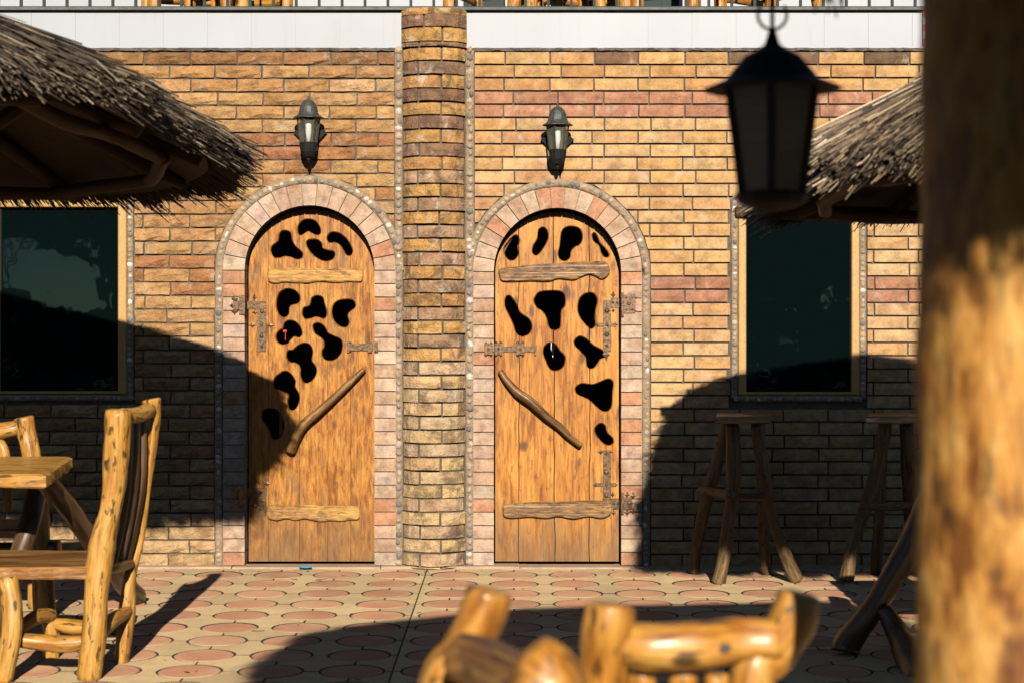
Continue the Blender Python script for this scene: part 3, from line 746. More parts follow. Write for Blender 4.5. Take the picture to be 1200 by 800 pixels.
for dr_, pts in ((ld, [(423, 436), (342, 526)]), (rd, [(588, 437), (679, 520)])):
    for (a, b) in pts:
        x, z = dpt(a, b, YD - 0.02); g = G(); lathe(g, (0, 0, 0), [(0.009, 0), (0.008, 0.04)], 8)
        g.V = [(x + v[0], YD + 0.002 - v[2], z + v[1]) for v in g.V]; g.L = g.V; g.build('handle_peg', 'branch_wood', dr_)
# ironwork: boxes, studs and pointed finials, in px on the door face
def iron(name, parent, boxes, studs, dia, yface=YD, mat='bronze'):
    g = G()
    for (x0, x1, y0, y1, th) in boxes:
        a, zt = dpt(x0, y0, yface); b, zb_ = dpt(x1, y1, yface); e = 0.0012
        V = [(a, yface, zb_), (b, yface, zb_), (b, yface, zt), (a, yface, zt), (a + e, yface - th, zb_ + e), (b - e, yface - th, zb_ + e), (b - e, yface - th, zt - e), (a + e, yface - th, zt - e)]
        g.add(V, [(4, 5, 6, 7), (0, 1, 5, 4), (1, 2, 6, 5), (2, 3, 7, 6), (3, 0, 4, 7)])
    for (px, py, r, th) in studs:
        x, z = dpt(px, py, yface); k = G(); rr_ = r * 0.005
        lathe(k, (0, 0, 0), [(rr_, 0), (rr_, th * 0.4), (rr_ * 0.75, th * 0.8), (rr_ * 0.3, th)], 8)
        g.add([(x + v[0], yface - v[2], z + v[1]) for v in k.V], k.F)
    for (px, py, rx, ry, th) in dia:
        x, z = dpt(px, py, yface); a, b = rx * 0.005, ry * 0.005; n = 8; V = [(x, yface - th, z)]
        for j in range(n):
            an = 2 * math.pi * j / n; q = 1.0 if j % 2 == 0 else 0.55
            V.append((x + a * q * math.cos(an), yface - th * 0.5, z + b * q * math.sin(an)))
        for j in range(n): V.append((V[1 + j][0], yface, V[1 + j][2]))
        g.add(V, [(0, 1 + j, 1 + (j + 1) % n) for j in range(n)] + [(1 + j, 1 + n + j, 1 + n + (j + 1) % n, 1 + (j + 1) % n) for j in range(n)])
    return g.build(name, mat, parent)
iron('hinge', ld, [(288.5, 312, 353, 362.5, .006), (301.5, 312, 364, 412, .0055), (292, 300, 355, 360.5, .009)],
     [(307, 365, 2.6, .012), (298, 357.8, 1.4, .01), (306.5, 381, 1.8, .012), (306.5, 393.5, 2.6, .013), (307, 406, 1.7, .012)],
     [(298.5, 348.5, 2.6, 4.5, .008), (296, 381, 5.5, 3, .007), (317, 381, 5, 3, .007), (299, 366, 4, 2.6, .007)])
iron('hinge', ld, [(289, 313, 571, 581, .006), (301.5, 312, 583, 604, .0055)], [(306, 576, 2.2, .012), (306, 596, 2.2, .012)], [(298, 592, 5, 3, .007), (313, 566, 5, 3, .007)])
iron('hinge_bracket', ld, [(280, 287.5, 346, 369, .008), (273, 280, 353, 363, .006)], [(276.5, 352, 1.8, .01), (276.5, 364, 1.8, .01)], [(275, 350, 4, 4.5, .009), (275, 365, 4, 4.5, .009), (272, 358, 3, 3, .008)], -0.029)
iron('hinge_bracket', ld, [(280, 287.5, 568, 592, .008)], [(276.5, 574, 1.8, .01)], [(276, 572, 5, 5, .009), (276, 586, 5, 5, .009)], -0.029)
iron('bolt', ld, [(408, 437, 402.5, 410.5, .012), (406.5, 410, 400, 413, .014), (431, 436, 400, 413, .014)], [(411, 401.5, 1.2, .016), (411, 411.5, 1.2, .016), (433.5, 401.5, 1.2, .016), (433.5, 411.5, 1.2, .016)], [])
iron('bolt_keeper', ld, [(438.5, 443, 400.5, 412.5, .012)], [(441, 406, 1.2, .014)], [], -0.029)
iron('hinge', rd, [(716, 726.5, 349, 361, .006), (706.5, 716, 352, 412, .0055), (701, 722, 378.5, 382.5, .008)],
     [(711, 364, 3, .014), (718.5, 354.5, 1.5, .01), (723, 354.5, 1.5, .01), (711, 380.5, 2.2, .014), (711, 392, 3, .014), (711, 405, 1.8, .012)],
     [(718.5, 345.5, 2.8, 4.5, .008), (718.5, 364, 2.2, 3, .007), (701, 380.5, 3.6, 2.8, .008), (721, 380.5, 3.2, 2.8, .008), (710.5, 415, 4.6, 8, .007)])
iron('hinge', rd, [(706, 726.5, 583.5, 596.5, .007), (706.5, 716, 527, 583, .0055), (699, 722, 565.5, 569.5, .008)],
     [(710, 531, 2, .012), (710.5, 553, 3, .014), (710.5, 567.5, 2.2, .013), (710.5, 580, 2.6, .013), (719, 590, 1.8, .013), (724, 590, 1.5, .013)],
     [(704, 529, 4.5, 3, .008), (715, 529, 3, 2.4, .008), (698, 567.5, 3.8, 2.8, .008), (721, 567.5, 3, 2.8, .008), (718, 579, 2.5, 3.5, .007), (719, 600, 3, 4, .007)])
iron('hinge_bracket', rd, [(728.3, 731, 343, 371, .016), (731, 744.5, 345.5, 367, .005)], [(737, 356, 2.2, .012), (734, 349, 1.2, .01), (741, 349, 1.2, .01), (734, 363, 1.2, .01), (741, 363, 1.2, .01)], [(743, 348, 3, 4, .006), (743, 364, 3, 4, .006)], -0.029)
iron('hinge_bracket', rd, [(728.3, 731, 577, 602, .016), (731, 741, 582, 597, .005)], [(737.5, 589, 2.6, .013)], [(742, 580, 4, 4, .007), (742, 598, 4, 4, .007), (737, 589, 6, 6, .006), (735, 579, 3, 4, .007), (735, 600, 3, 4, .007)], -0.029)
iron('bolt', rd, [(580, 628, 405.5, 412.5, .009), (579.5, 588.5, 402, 415.5, .014), (605, 614.5, 402, 415.5, .014), (626.5, 628.5, 404, 416, .016)],
     [(581.5, 401.5, 1.7, .016), (587, 401.5, 1.7, .016), (581.5, 416, 1.7, .016), (587, 416, 1.7, .016), (606.5, 401.5, 1.7, .016), (613, 401.5, 1.7, .016), (606.5, 416, 1.7, .016), (613, 416, 1.7, .016), (584, 408.8, 2, .019), (609.8, 408.8, 2, .019)], [])
iron('bolt_keeper', rd, [(567.5, 577.5, 402, 415.5, .012)], [(569.5, 402, 1.5, .014), (575.5, 402, 1.5, .014), (569.5, 415.5, 1.5, .014), (575.5, 415.5, 1.5, .014), (572.5, 408.8, 2, .016)], [], -0.029)
# things glimpsed inside
g = G(); a = at(375.5, 410, 10.55); g.box(a.x - .008, a.x + .008, 0.295, 0.315, 0.0, a.z); s = g.build('broomstick', 'batten_pale'); tag(s, 'upright wooden stick glimpsed through the left door cut-out', 'stick')
g = G(); a = at(334.5, 388, 10.7); g.box(a.x - .013, a.x + .008, 0.44, 0.46, a.z - .006, a.z + .008); g.box(a.x - .002, a.x + .002, 0.447, 0.453, 0, a.z - .006); s = g.build('garden_tool', 'red_plastic'); tag(s, 'red topped tool glimpsed through the left door cut-out', 'tool')
g = G(); p0 = at(330, 484, 10.5); g.box(p0.x - .012, p0.x + .006, 0.24, 0.26, 0, p0.z + .09); s = g.build('plank_offcut', 'log_wood'); tag(s, 'thin yellow lath standing behind the shadowed left door', 'lath')
g = G(); lathe(g, (0, 0, 0), [(0.035, 0), (0.04, 0.004), (0.03, 0.012), (0.01, 0.015)], 10); p0 = at(358, 666.5, 10.14)
g.V = [(p0.x + v[0] * 1.0, p0.y + v[1] * .5, 0.012 + v[2]) for v in g.V]; g.L = g.V
s = g.build('bottle_cap', 'blue_plastic', origin=(p0.x, p0.y, 0.012)); tag(s, 'small flat blue plastic lid at the foot of the left door', 'lid')
# ---------------------------------------------------------------- round pillar
pil = thing('brick_pillar', (X(509), 0, 0), 'rounded brick pillar between the two doors, rising over the white fascia', 'pillar')
PXL, PXR = 473.0, 544.0
def pil_y(u, p): return -0.025 - p * (1 - (2 * u - 1) ** 2) ** 0.75
g = G(); n = 12; V = []; Fc = []
for i in range(n + 1):
    u = i / n; x = X(PXL + 1.5 + (PXR - PXL - 3) * u); y = pil_y(u, 0.074) + 0.012
    V.append((x, y, 0.0)); V.append((x, y, Z(13)))
for i in range(n): Fc.append((2 * i, 2 * i + 2, 2 * i + 3, 2 * i + 1))
b = len(V); V += [(X(PXL), 0.0, 0), (X(PXL), 0.0, Z(13)), (X(PXR), 0.0, 0), (X(PXR), 0.0, Z(13))]
Fc += [(b, 0, 1, b + 1), (2 * n, b + 2, b + 3, 2 * n + 1), tuple([b + 1] + [2 * i + 1 for i in range(n + 1)] + [b + 3])]
mk('mortar', V, Fc, 'mortar', pil)
def pil_brick(u0, u1, z0, z1, p, col, xl, xr):
    nx = max(3, int(round((u1 - u0) * 8))); V = []; nz = 2
    for j in range(nz + 1):
        for i in range(nx + 1):
            u = u0 + (u1 - u0) * i / nx; ed = i in (0, nx) or j in (0, nz)
            x = X(xl + (xr - xl) * u); y = pil_y(max(0, min(1, u)), p) + U(-.002, .002) + (0.004 if ed else -0.001)
            V.append((x + (U(-.001, .001)), y, z0 + (z1 - z0) * j / nz + (U(-.0015, .0015))))
    Fc = [(j * (nx + 1) + i, j * (nx + 1) + i + 1, (j + 1) * (nx + 1) + i + 1, (j + 1) * (nx + 1) + i) for j in range(nz) for i in range(nx)]
    W1 = nx + 1
    loop = list(range(nx + 1)) + [W1 + nx, 2 * W1 + nx] + [2 * W1 + i for i in range(nx - 1, -1, -1)] + [W1]
    b = len(V)
    for q in loop: V.append((V[q][0], min(0.0, V[q][1] + 0.06), V[q][2]))
    for k in range(len(loop)): Fc.append((loop[k], b + k, b + (k + 1) % len(loop), loop[(k + 1) % len(loop)]))
    um = (u0 + u1) / 2
    mk('brick', V, Fc, 'brick_aged', pil, (X(xl + (xr - xl) * um), pil_y(um, p), (z0 + z1) / 2), color=col)
rows_y = [(12.5, 20), (20.5, 34.5), (36, 51), (52.5, 57.5)]
y = 59.2
while y < 648: rows_y.append((y, y + 14.0)); y += 15.86
rows_y.append((y, 663))
for k, (ya, yb) in enumerate(rows_y):
    top = k < 4; xl, xr = (470.5, 547) if top else (PXL + U(-1.2, 1.0), PXR + U(-1.5, 1.8))
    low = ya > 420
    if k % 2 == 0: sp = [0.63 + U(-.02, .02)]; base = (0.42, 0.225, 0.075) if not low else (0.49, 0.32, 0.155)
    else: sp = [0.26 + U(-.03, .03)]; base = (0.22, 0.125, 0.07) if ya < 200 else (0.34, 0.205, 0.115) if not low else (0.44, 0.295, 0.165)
    if k == 0: sp = [0.5]
    if k == 1: sp = [0.36]
    us = [0] + sp + [1]
    for a, b in zip(us[:-1], us[1:]):
        e = 0.014 + U(0, .004); pil_brick(a + (e if a > 0 else 0), b - (e if b < 1 else 0), Z(yb - 0.1 + U(-.4, .4)), Z(ya + 0.1 + U(-.4, .4)), 0.090 + U(-.010, .012), jit(base, 0.14), xl, xr)
g = G(); 
for px, hw in ((467.3, 5.0), (550.5, 5.4)):
    pth = vline(px, 60, 660); band(pil, pth, hw * 0.005, -0.026); pebbles(g, pth, hw * 0.005 - 0.004, -0.022, 0.016, 0.030, 0.020)
g.build('pebble', 'pebble', pil, smooth=True, kind='stuff')
# ---------------------------------------------------------------- terrace slab, fascia, railing and what stands up there
ter = thing('terrace', (0, 0.5, 3.0), 'white panelled terrace edge running across the top of the facade', 'terrace')
g = G(); g.box(X(-330), X(1420), 0.0, 4.0, Z(56.2), Z(13)); g.build('slab', 'white_paint', ter)
pitch = 51.6; xp = 88.5 - pitch * 9
while xp < 1440:
    x0, x1 = xp + 0.12, xp + pitch - 0.12; e = 0.001; a, b, c, d = X(x0), X(x1), Z(55.2), Z(14.2); yo = U(-.0008, .0008)
    V = [(a, -0.0, c), (b, -0.0, c), (b, -0.0, d), (a, -0.0, d), (a, -0.004 + yo, c), (b, -0.004 + yo, c), (b, -0.004 + yo, d), (a, -0.004 + yo, d)]
    mk('fascia_panel', V, [(4, 5, 6, 7), (0, 1, 5, 4), (1, 2, 6, 5), (2, 3, 7, 6), (3, 0, 4, 7)], 'white_paint', ter, ((a + b) / 2, -0.01, (c + d) / 2)); xp += pitch
g = G(); g.box(X(-330), X(1420), -0.018, 0.02, Z(57.2), Z(55.4)); g.build('drip_edge', 'white_paint', ter)
g = G(); g.box(X(-330), X(1420), -0.035, 0.06, Z(13.0), Z(9.8)); g.build('coping', 'grey_rail', ter)
rail = thing('terrace_railing', (0, 0.02, Z(9.8)), 'dark green iron railing along the terrace above both doors', 'railing')
g = G(); g.box(X(-330), X(1420), 0.0, 0.03, Z(9.3), Z(7.6)); g.build('bottom_rail', 'green_iron', rail)
g = G(); g.box(X(-330), X(1420), -0.005, 0.035, 4.12, 4.16); g.build('top_rail', 'green_iron', rail)
bmesh_ = None; k = -12
while 24 + 26.9 * k < 1420:
    x = X(24 + 26.9 * k); g = G(); g.box(-.008, .008, -.008, .008, 0, 4.12 - Z(7.6))
    if bmesh_ is None:
        o = g.build('baluster', 'green_iron'); o.parent = rail; bmesh_ = o.data
    else: o = bpy.data.objects.new('baluster', bmesh_); C.objects.link(o); o.parent = rail
    o.location = Vector((x, 0.015, Z(7.6))) - W[rail]; W[o] = Vector((x, 0.015, Z(7.6))); k += 1
uw = thing('upper_wall', (0, 3.6, 3.26), 'white upper storey wall set back behind the terrace railing', 'wall')
def bx(name, a, b, z0, z1, y, mat, th=0.1):
    d = D0 + y; g = G(); g.box(X(a, d), X(b, d), y, y + th, z0, z1); return g.build(name, mat, uw)
bx('wall', -600, 543, 3.2, 6.2, 3.6, 'white_paint', 0.3); bx('wall', 800, 1600, 3.2, 6.2, 3.6, 'white_paint', 0.3); bx('lintel', 543, 800, 5.6, 6.2, 3.6, 'white_paint', 0.3)
bx('door_recess', 543, 800, 3.2, 5.6, 4.2, 'green_iron'); bx('opening', 222, 262, 3.2, 5.4, 3.55, 'green_iron', 0.04)
for a in (592, 626, 640, 745): bx('door_frame', a, a + 5, 3.2, 5.6, 3.9, 'white_paint', 0.05)
# ---------------------------------------------------------------- furniture
def w3(p, d): return at(p[0], p[1], d)
def chair_px(label, group, P, mats, base):
    """P: list of (part, [(px,py,d,r)...]) logs"""
    t = thing('log_chair', base, label, 'chair', group)
    for name, pts, mt in P:
        plog(name, [(*at(p[0], p[1], p[2]), p[3]) for p in pts], mt, t)
    return t
def slab(name, pts, z0, z1, mat, parent, ser=0.0, axis=0, nsub=10):
    """board from plan outline (x,y) with slightly uneven rim"""
    P = []
    for i in range(len(pts)):
        a, b = Vector(pts[i]), Vector(pts[(i + 1) % len(pts)]); nrm = (b - a).normalized(); nrm = Vector((nrm.y, -nrm.x))
        for k in range(nsub):
            c = a + (b - a) * k / nsub; P.append(c + nrm * U(-1, 1) * 0.004 + nrm * (ser if k % 2 else -ser))
    n = len(P); cx = sum(p.x for p in P) / n; cy = sum(p.y for p in P) / n
    V = []
    for (s, z) in ((0.985, z0), (1.0, z0 + 0.008), (1.0, z1 - 0.008), (0.975, z1)):
        for q, p in enumerate(P): V.append((cx + (p.x - cx) * s, cy + (p.y - cy) * s, z + (ser * 0.8 * math.sin(q * 1.7) if z < z1 - .02 else 0)))
    Fc = [(k * n + i, k * n + (i + 1) % n, (k + 1) * n + (i + 1) % n, (k + 1) * n + i) for k in range(3) for i in range(n)]
    Fc.append(tuple(range(n))[::-1]); Fc.append(tuple(range(3 * n, 4 * n)))
    return mk(name, V, Fc, mat, parent, lp=[(v[1], v[2], v[0]) if axis == 0 else (v[0], v[2], v[1]) for v in V])
CH = 'rustic log chairs around the tables'
lw = 'log_wood'
lc = chair_px('large rustic log chair seen from the side, in full sun at the left table', CH, [
    ('back_post', [(104, 797, 7.05, .050), (111, 735, 7.06, .048), (114.5, 680, 7.08, .052), (120, 634, 7.1, .056), (130, 592, 7.1, .046), (135.5, 546, 7.1, .050), (138.5, 479, 7.1, .054)], lw),
    ('back_post', [(142, 780, 7.4, .030), (148, 723, 7.42, .036), (153, 672, 7.44, .026), (165, 622, 7.45, .020), (171, 575, 7.45, .021), (178, 522, 7.45, .023), (181, 492, 7.45, .025), (177, 467, 7.45, .042)], lw),
    ('top_rail', [(140, 486, 7.12, .030), (158, 487, 7.25, .034), (176, 480, 7.42, .030)], lw),
    ('front_leg', [(4, 799, 7.0, .034), (12, 757, 7.0, .040), (15, 715, 7.02, .040), (9, 677, 7.05, .044)], lw),
    ('front_leg', [(60, 771, 7.5, .036), (61, 742, 7.5, .034), (56, 716, 7.5, .036), (54, 672, 7.5, .036)], lw),
    ('stretcher', [(14, 749, 7.05, .026), (50, 752, 7.07, .032), (78, 754, 7.07, .034), (104, 750, 7.08, .026)], lw),
    ('stretcher', [(20, 737, 7.2, .024), (45, 722, 7.4, .032), (60, 722, 7.5, .03)], lw),
    ('stretcher', [(62, 731, 7.5, .026), (82, 734, 7.48, .034), (110, 735, 7.45, .028), (148, 738, 7.42, .022)], lw),
    ('stretcher', [(118, 742, 7.12, .026), (131, 727, 7.25, .032), (149, 716, 7.4, .026)], lw),
    ('back_rail', [(116, 668, 7.1, .022), (135, 664, 7.25, .026), (153, 660, 7.42, .022)], 'log_dark')], None, (X(75, 7.2), 7.2 - D0, 0))
for k in range(4):
    u = (k + 0.5) / 4; d = 7.12 + 0.3 * u
    def q(x, y, dx=0): return (x + dx + U(-1, 1), y, d, .017)
    xo = 36 * u
    plog('back_slat', [(*at(148 + (xo - 10) * .9, 486, d), .014), (*at(143 + xo * 1.0 - 8, 560, d), .018), (*at(133 + xo * .9 - 4, 620, d), .015), (*at(128 + xo * .85 - 8, 664, d), .015)], 'log_dark', lc)
slab('seat', [(X(-42, 7.02), 7.02 - D0), (X(107, 7.05), 7.05 - D0), (X(120, 7.55), 7.55 - D0), (X(-18, 7.58), 7.58 - D0)], 0.403, 0.452, 'seat_wood', lc, 0.002)
# table on the left
lt = thing('log_table', (-2.9, 8.25 - D0, 0), 'thick plank table with scalloped edge under the left thatched parasol', 'table', 'log tables under the parasols')
slab('table_top', [(-3.7, 7.33 - D0), (-1.95, 7.35 - D0), (-2.085, 8.30 - D0), (-3.75, 8.30 - D0)], 0.742, 0.80, 'log_wood', lt, 0.006, nsub=14)
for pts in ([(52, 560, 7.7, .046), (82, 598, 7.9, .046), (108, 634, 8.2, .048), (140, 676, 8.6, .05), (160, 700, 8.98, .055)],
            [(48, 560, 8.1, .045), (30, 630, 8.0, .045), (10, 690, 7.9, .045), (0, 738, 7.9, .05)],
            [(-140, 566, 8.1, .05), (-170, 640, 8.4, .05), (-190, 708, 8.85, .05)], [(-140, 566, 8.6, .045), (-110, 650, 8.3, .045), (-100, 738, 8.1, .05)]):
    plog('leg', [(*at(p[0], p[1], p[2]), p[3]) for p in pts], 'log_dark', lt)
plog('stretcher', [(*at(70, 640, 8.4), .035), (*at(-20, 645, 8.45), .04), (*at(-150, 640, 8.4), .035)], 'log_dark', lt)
# generic chair: front towards +x in local space
def chair(loc, rot, label, group=CH, mt='log_wood', s=1.0, parent=None, top=0.98, lean=0.10, wid=0.42, slats=3, rp=.042, seedv=3):
    t = thing('log_chair', loc, label, 'chair', group)
    ca, sa = math.cos(rot), math.sin(rot)
    def T(x, y, z, r): return (loc[0] + (x * ca - y * sa) * s, loc[1] + (x * sa + y * ca) * s, loc[2] + z * s, r * s)
    h = wid / 2
    for y in (-h, h):
        plog('back_post', [T(-.22, y, 0, rp), T(-.215, y * 1.02, .3, rp * .95), T(-.2, y, .5, rp * 1.1), T(-.22 - lean * .5, y * .98, .75, rp * .85), T(-.22 - lean, y * 1.02, top, rp * 1.05)], mt, t)
        plog('front_leg', [T(.22, y, 0, rp * .8), T(.2, y * .95, .2, rp * .9), T(.2, y, .42, rp * .9)], mt, t)
        plog('stretcher', [T(-.22, y, .17, .024), T(0, y, .18, .028), T(.21, y, .17, .024)], mt, t)
    plog('stretcher', [T(.2, -h, .22, .024), T(.2, h, .21, .026)], mt, t)
    plog('top_rail', [T(-.21 - lean * .85, -h, top - .075, rp * .8), T(-.22 - lean * .85, 0, top - .07, rp * .95), T(-.21 - lean * .85, h, top - .07, rp * .8)], mt, t)
    plog('back_rail', [T(-.2, -h, .5, .022), T(-.2, h, .5, .022)], mt, t)
    for k in range(slats):
        y = -h + wid * (k + 1) / (slats + 1)
        plog('back_slat', [T(-.2, y, .5, .016), T(-.22 - lean * .4, y + U(-.01, .01), .7, .02), T(-.22 - lean * .85, y, top - .1, .016)], mt, t)
    pts = [T(-.2, -h - .02, 0, 0), T(.26, -h - .03, 0, 0), T(.26, h + .03, 0, 0), T(-.2, h + .02, 0, 0)]
    slab('seat', [(p[0], p[1]) for p in pts], loc[2] + .405 * s, loc[2] + .45 * s, 'seat_wood', t, 0.002)
    return t
# chair beyond the left table
bc = chair_px('rustic log chair back rising just behind the left table', CH, [
    ('back_post', [(28, 488, 8.42, .048), (32, 508, 8.42, .046), (37, 535, 8.41, .046), (46, 600, 8.40, .045), (50, 727, 8.40, .045)], lw),
    ('back_post', [(-62, 490, 8.42, .048), (-58, 540, 8.41, .046), (-54, 620, 8.40, .045), (-50, 727, 8.40, .045)], lw),
    ('top_rail', [(-60, 503, 8.42, .038), (-20, 506, 8.42, .042), (12, 503, 8.41, .04), (22, 500, 8.42, .034)], lw),
    ('back_slat', [(-2, 515, 8.42, .02), (6, 535, 8.41, .026), (10, 600, 8.40, .02)], lw),
    ('back_slat', [(-30, 515, 8.42, .02), (-28, 540, 8.41, .024), (-26, 600, 8.40, .02)], lw)], None, (X(0, 8.5), 8.6 - D0, 0))
slab('seat', [(X(-65, 8.4), 8.38 - D0), (X(52, 8.4), 8.38 - D0), (X(48, 8.8), 8.82 - D0), (X(-58, 8.8), 8.82 - D0)], .40, .445, 'seat_wood', bc)
for px in (-50, 42): plog('front_leg', [(X(px, 8.8), 8.78 - D0, 0, .035), (X(px, 8.8), 8.78 - D0, .4, .038)], lw, bc)
# foreground chairs
fb = chair_px('blurred foreground log chair back with knotted top rail, nearest the right post', CH, [
    ('back_post', [(716, 706, 2.98, .040), (713, 735, 2.98, .045), (708, 790, 3.0, .044), (704, 900, 3.0, .044), (700, 1150, 3.02, .044), (700, 1360, 3.02, .046)], 'log_blond'),
    ('back_post', [(938, 694, 3.02, .036), (930, 722, 3.02, .042), (905, 765, 3.02, .040), (880, 810, 3.0, .040), (880, 1150, 3.02, .042), (884, 1350, 3.02, .044)], 'log_blond'),
    ('top_rail', [(722, 748, 2.99, .036), (760, 757, 2.98, .042), (815, 757, 2.98, .041), (860, 751, 3.0, .040), (912, 750, 3.0, .038)], 'log_blond'),
    ('back_slat', [(752, 785, 3.02, .024), (752, 850, 3.02, .026), (752, 1050, 3.02, .022)], 'log_blond'),
    ('back_slat', [(800, 785, 3.02, .024), (800, 850, 3.02, .026), (800, 1050, 3.02, .022)], 'log_blond'),
    ('back_slat', [(840, 788, 3.02, .022), (838, 850, 3.02, .026), (838, 1050, 3.02, .022)], 'log_blond'),
    ('back_rail', [(704, 1050, 3.02, .026), (880, 1050, 3.02, .026)], 'log_blond'),
    ('front_leg', [(700, 1180, 3.45, .038), (702, 1030, 3.45, .04), (702, 990, 3.45, .04)], 'log_blond'),
    ('front_leg', [(862, 1180, 3.45, .038), (860, 1030, 3.45, .04), (860, 990, 3.45, .04)], 'log_blond')], None, (X(795, 3.2), 3.2 - D0, 0))
slab('seat', [(X(690, 3.02), 3.03 - D0), (X(895, 3.02), 3.03 - D0), (X(880, 3.5), 3.5 - D0), (X(685, 3.5), 3.5 - D0)], .42, .465, 'seat_wood', fb)
# burnt dark tops of the posts
fa = chair_px('strongly blurred foreground log chair with its pale knobbed posts at bottom centre', CH, [
    ('back_post', [(575, 690, 3.05, .040), (565, 722, 3.05, .042), (540, 765, 3.05, .040), (512, 815, 3.05, .040), (500, 1000, 3.05, .042), (500, 1340, 3.05, .045)], 'log_blond'),
    ('back_post', [(618, 762, 2.55, .030), (634, 785, 2.55, .052), (645, 840, 2.55, .056), (650, 1100, 2.55, .05), (650, 1530, 2.55, .05)], 'log_blond'),
    ('top_rail', [(538, 768, 2.86, .040), (575, 782, 2.8, .045), (640, 812, 2.62, .043)], 'branch_wood'),
    ('back_rail', [(505, 1050, 3.05, .026), (645, 1180, 2.6, .026)], 'log_blond'),
    ('front_leg', [(300, 1340, 3.05, .04), (305, 1100, 3.05, .04), (305, 1050, 3.05, .04)], 'log_blond'),
    ('front_leg', [(330, 1530, 2.55, .04), (335, 1230, 2.55, .04), (335, 1160, 2.55, .04)], 'log_blond')], None, (X(480, 2.85), 2.85 - D0, 0))
slab('seat', [(X(310, 2.55), 2.53 - D0), (X(650, 2.55), 2.53 - D0), (X(510, 3.07), 3.07 - D0), (X(290, 3.07), 3.07 - D0)], .42, .465, 'seat_wood', fa)
# right table (mostly behind the post) with its crooked dark leg
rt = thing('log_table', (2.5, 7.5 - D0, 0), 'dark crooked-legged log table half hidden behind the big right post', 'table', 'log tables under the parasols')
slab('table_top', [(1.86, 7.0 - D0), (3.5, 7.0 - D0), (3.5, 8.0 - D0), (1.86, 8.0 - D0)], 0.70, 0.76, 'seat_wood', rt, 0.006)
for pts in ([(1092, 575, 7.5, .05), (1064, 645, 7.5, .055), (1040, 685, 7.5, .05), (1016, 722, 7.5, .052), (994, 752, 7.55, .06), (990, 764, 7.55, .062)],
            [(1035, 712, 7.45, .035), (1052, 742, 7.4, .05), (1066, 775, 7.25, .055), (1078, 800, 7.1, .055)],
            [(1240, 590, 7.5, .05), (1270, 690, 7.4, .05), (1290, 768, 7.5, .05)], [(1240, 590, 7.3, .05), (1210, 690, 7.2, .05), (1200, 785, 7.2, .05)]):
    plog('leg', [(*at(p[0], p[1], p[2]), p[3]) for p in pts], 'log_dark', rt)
# bar stools by the right wall
ST = 'tall log stools against the shaded right wall'
def stool(label, base, top, legs, rungs):
    t = thing('log_stool', base, label, 'stool', ST)
    slab('seat', top, .885, .925, 'log_wood' if 0 else 'seat_wood', t, 0.001, nsub=6)
    for l in legs: plog('leg', [(*at(p[0], p[1], p[2]), p[3]) for p in l], 'stool_wood', t)
    for l in rungs: plog('rung', [(*at(p[0], p[1], p[2]), p[3]) for p in l], 'stool_wood', t)
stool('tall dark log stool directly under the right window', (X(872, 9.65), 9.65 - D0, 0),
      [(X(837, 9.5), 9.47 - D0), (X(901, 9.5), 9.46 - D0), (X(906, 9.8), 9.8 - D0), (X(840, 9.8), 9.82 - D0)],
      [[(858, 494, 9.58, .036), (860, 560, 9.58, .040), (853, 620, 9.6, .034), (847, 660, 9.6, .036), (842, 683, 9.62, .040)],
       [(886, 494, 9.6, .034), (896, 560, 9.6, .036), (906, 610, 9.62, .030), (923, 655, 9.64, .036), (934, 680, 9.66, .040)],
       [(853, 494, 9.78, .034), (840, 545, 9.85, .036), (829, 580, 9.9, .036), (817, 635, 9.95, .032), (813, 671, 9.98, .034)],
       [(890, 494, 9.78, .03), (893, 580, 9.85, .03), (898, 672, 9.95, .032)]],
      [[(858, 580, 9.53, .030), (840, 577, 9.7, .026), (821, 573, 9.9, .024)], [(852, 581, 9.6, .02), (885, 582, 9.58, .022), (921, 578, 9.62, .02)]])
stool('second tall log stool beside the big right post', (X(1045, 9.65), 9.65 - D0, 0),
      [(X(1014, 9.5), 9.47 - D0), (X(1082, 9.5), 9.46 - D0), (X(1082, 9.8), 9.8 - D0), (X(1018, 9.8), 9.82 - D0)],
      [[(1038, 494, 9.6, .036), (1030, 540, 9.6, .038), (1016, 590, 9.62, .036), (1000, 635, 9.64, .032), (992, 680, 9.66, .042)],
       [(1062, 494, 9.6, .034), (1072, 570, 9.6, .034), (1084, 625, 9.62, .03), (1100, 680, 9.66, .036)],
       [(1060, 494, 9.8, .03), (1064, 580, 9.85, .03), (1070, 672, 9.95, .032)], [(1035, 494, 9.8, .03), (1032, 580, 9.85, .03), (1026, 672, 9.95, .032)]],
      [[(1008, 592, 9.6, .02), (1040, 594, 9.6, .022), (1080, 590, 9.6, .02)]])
# chairs on the terrace (only feet show over the coping)
for px, y, rot, tx in ((216, .35, 0.3, 'log chair on the terrace, leftmost above the left door'), (275, .5, 2.6, 'log chair on the terrace beside the leftmost one'), (580, .35, 1.2, 'log chair on the terrace just right of the brick pillar'), (655, .35, 0.2, 'log chair on the terrace above the right door'), (700, .45, 2.9, 'log chair on the terrace right of the right wall lamp'), (775, .4, 1.4, 'log chair on the terrace near the dark doorway edge'), (905, .4, 0.7, 'log chair on the terrace behind the hanging lantern')):
    chair((X(px, D0 + y), y + .1, Z(13)), rot, tx, 'log chairs on the upper terrace', 'log_blond')
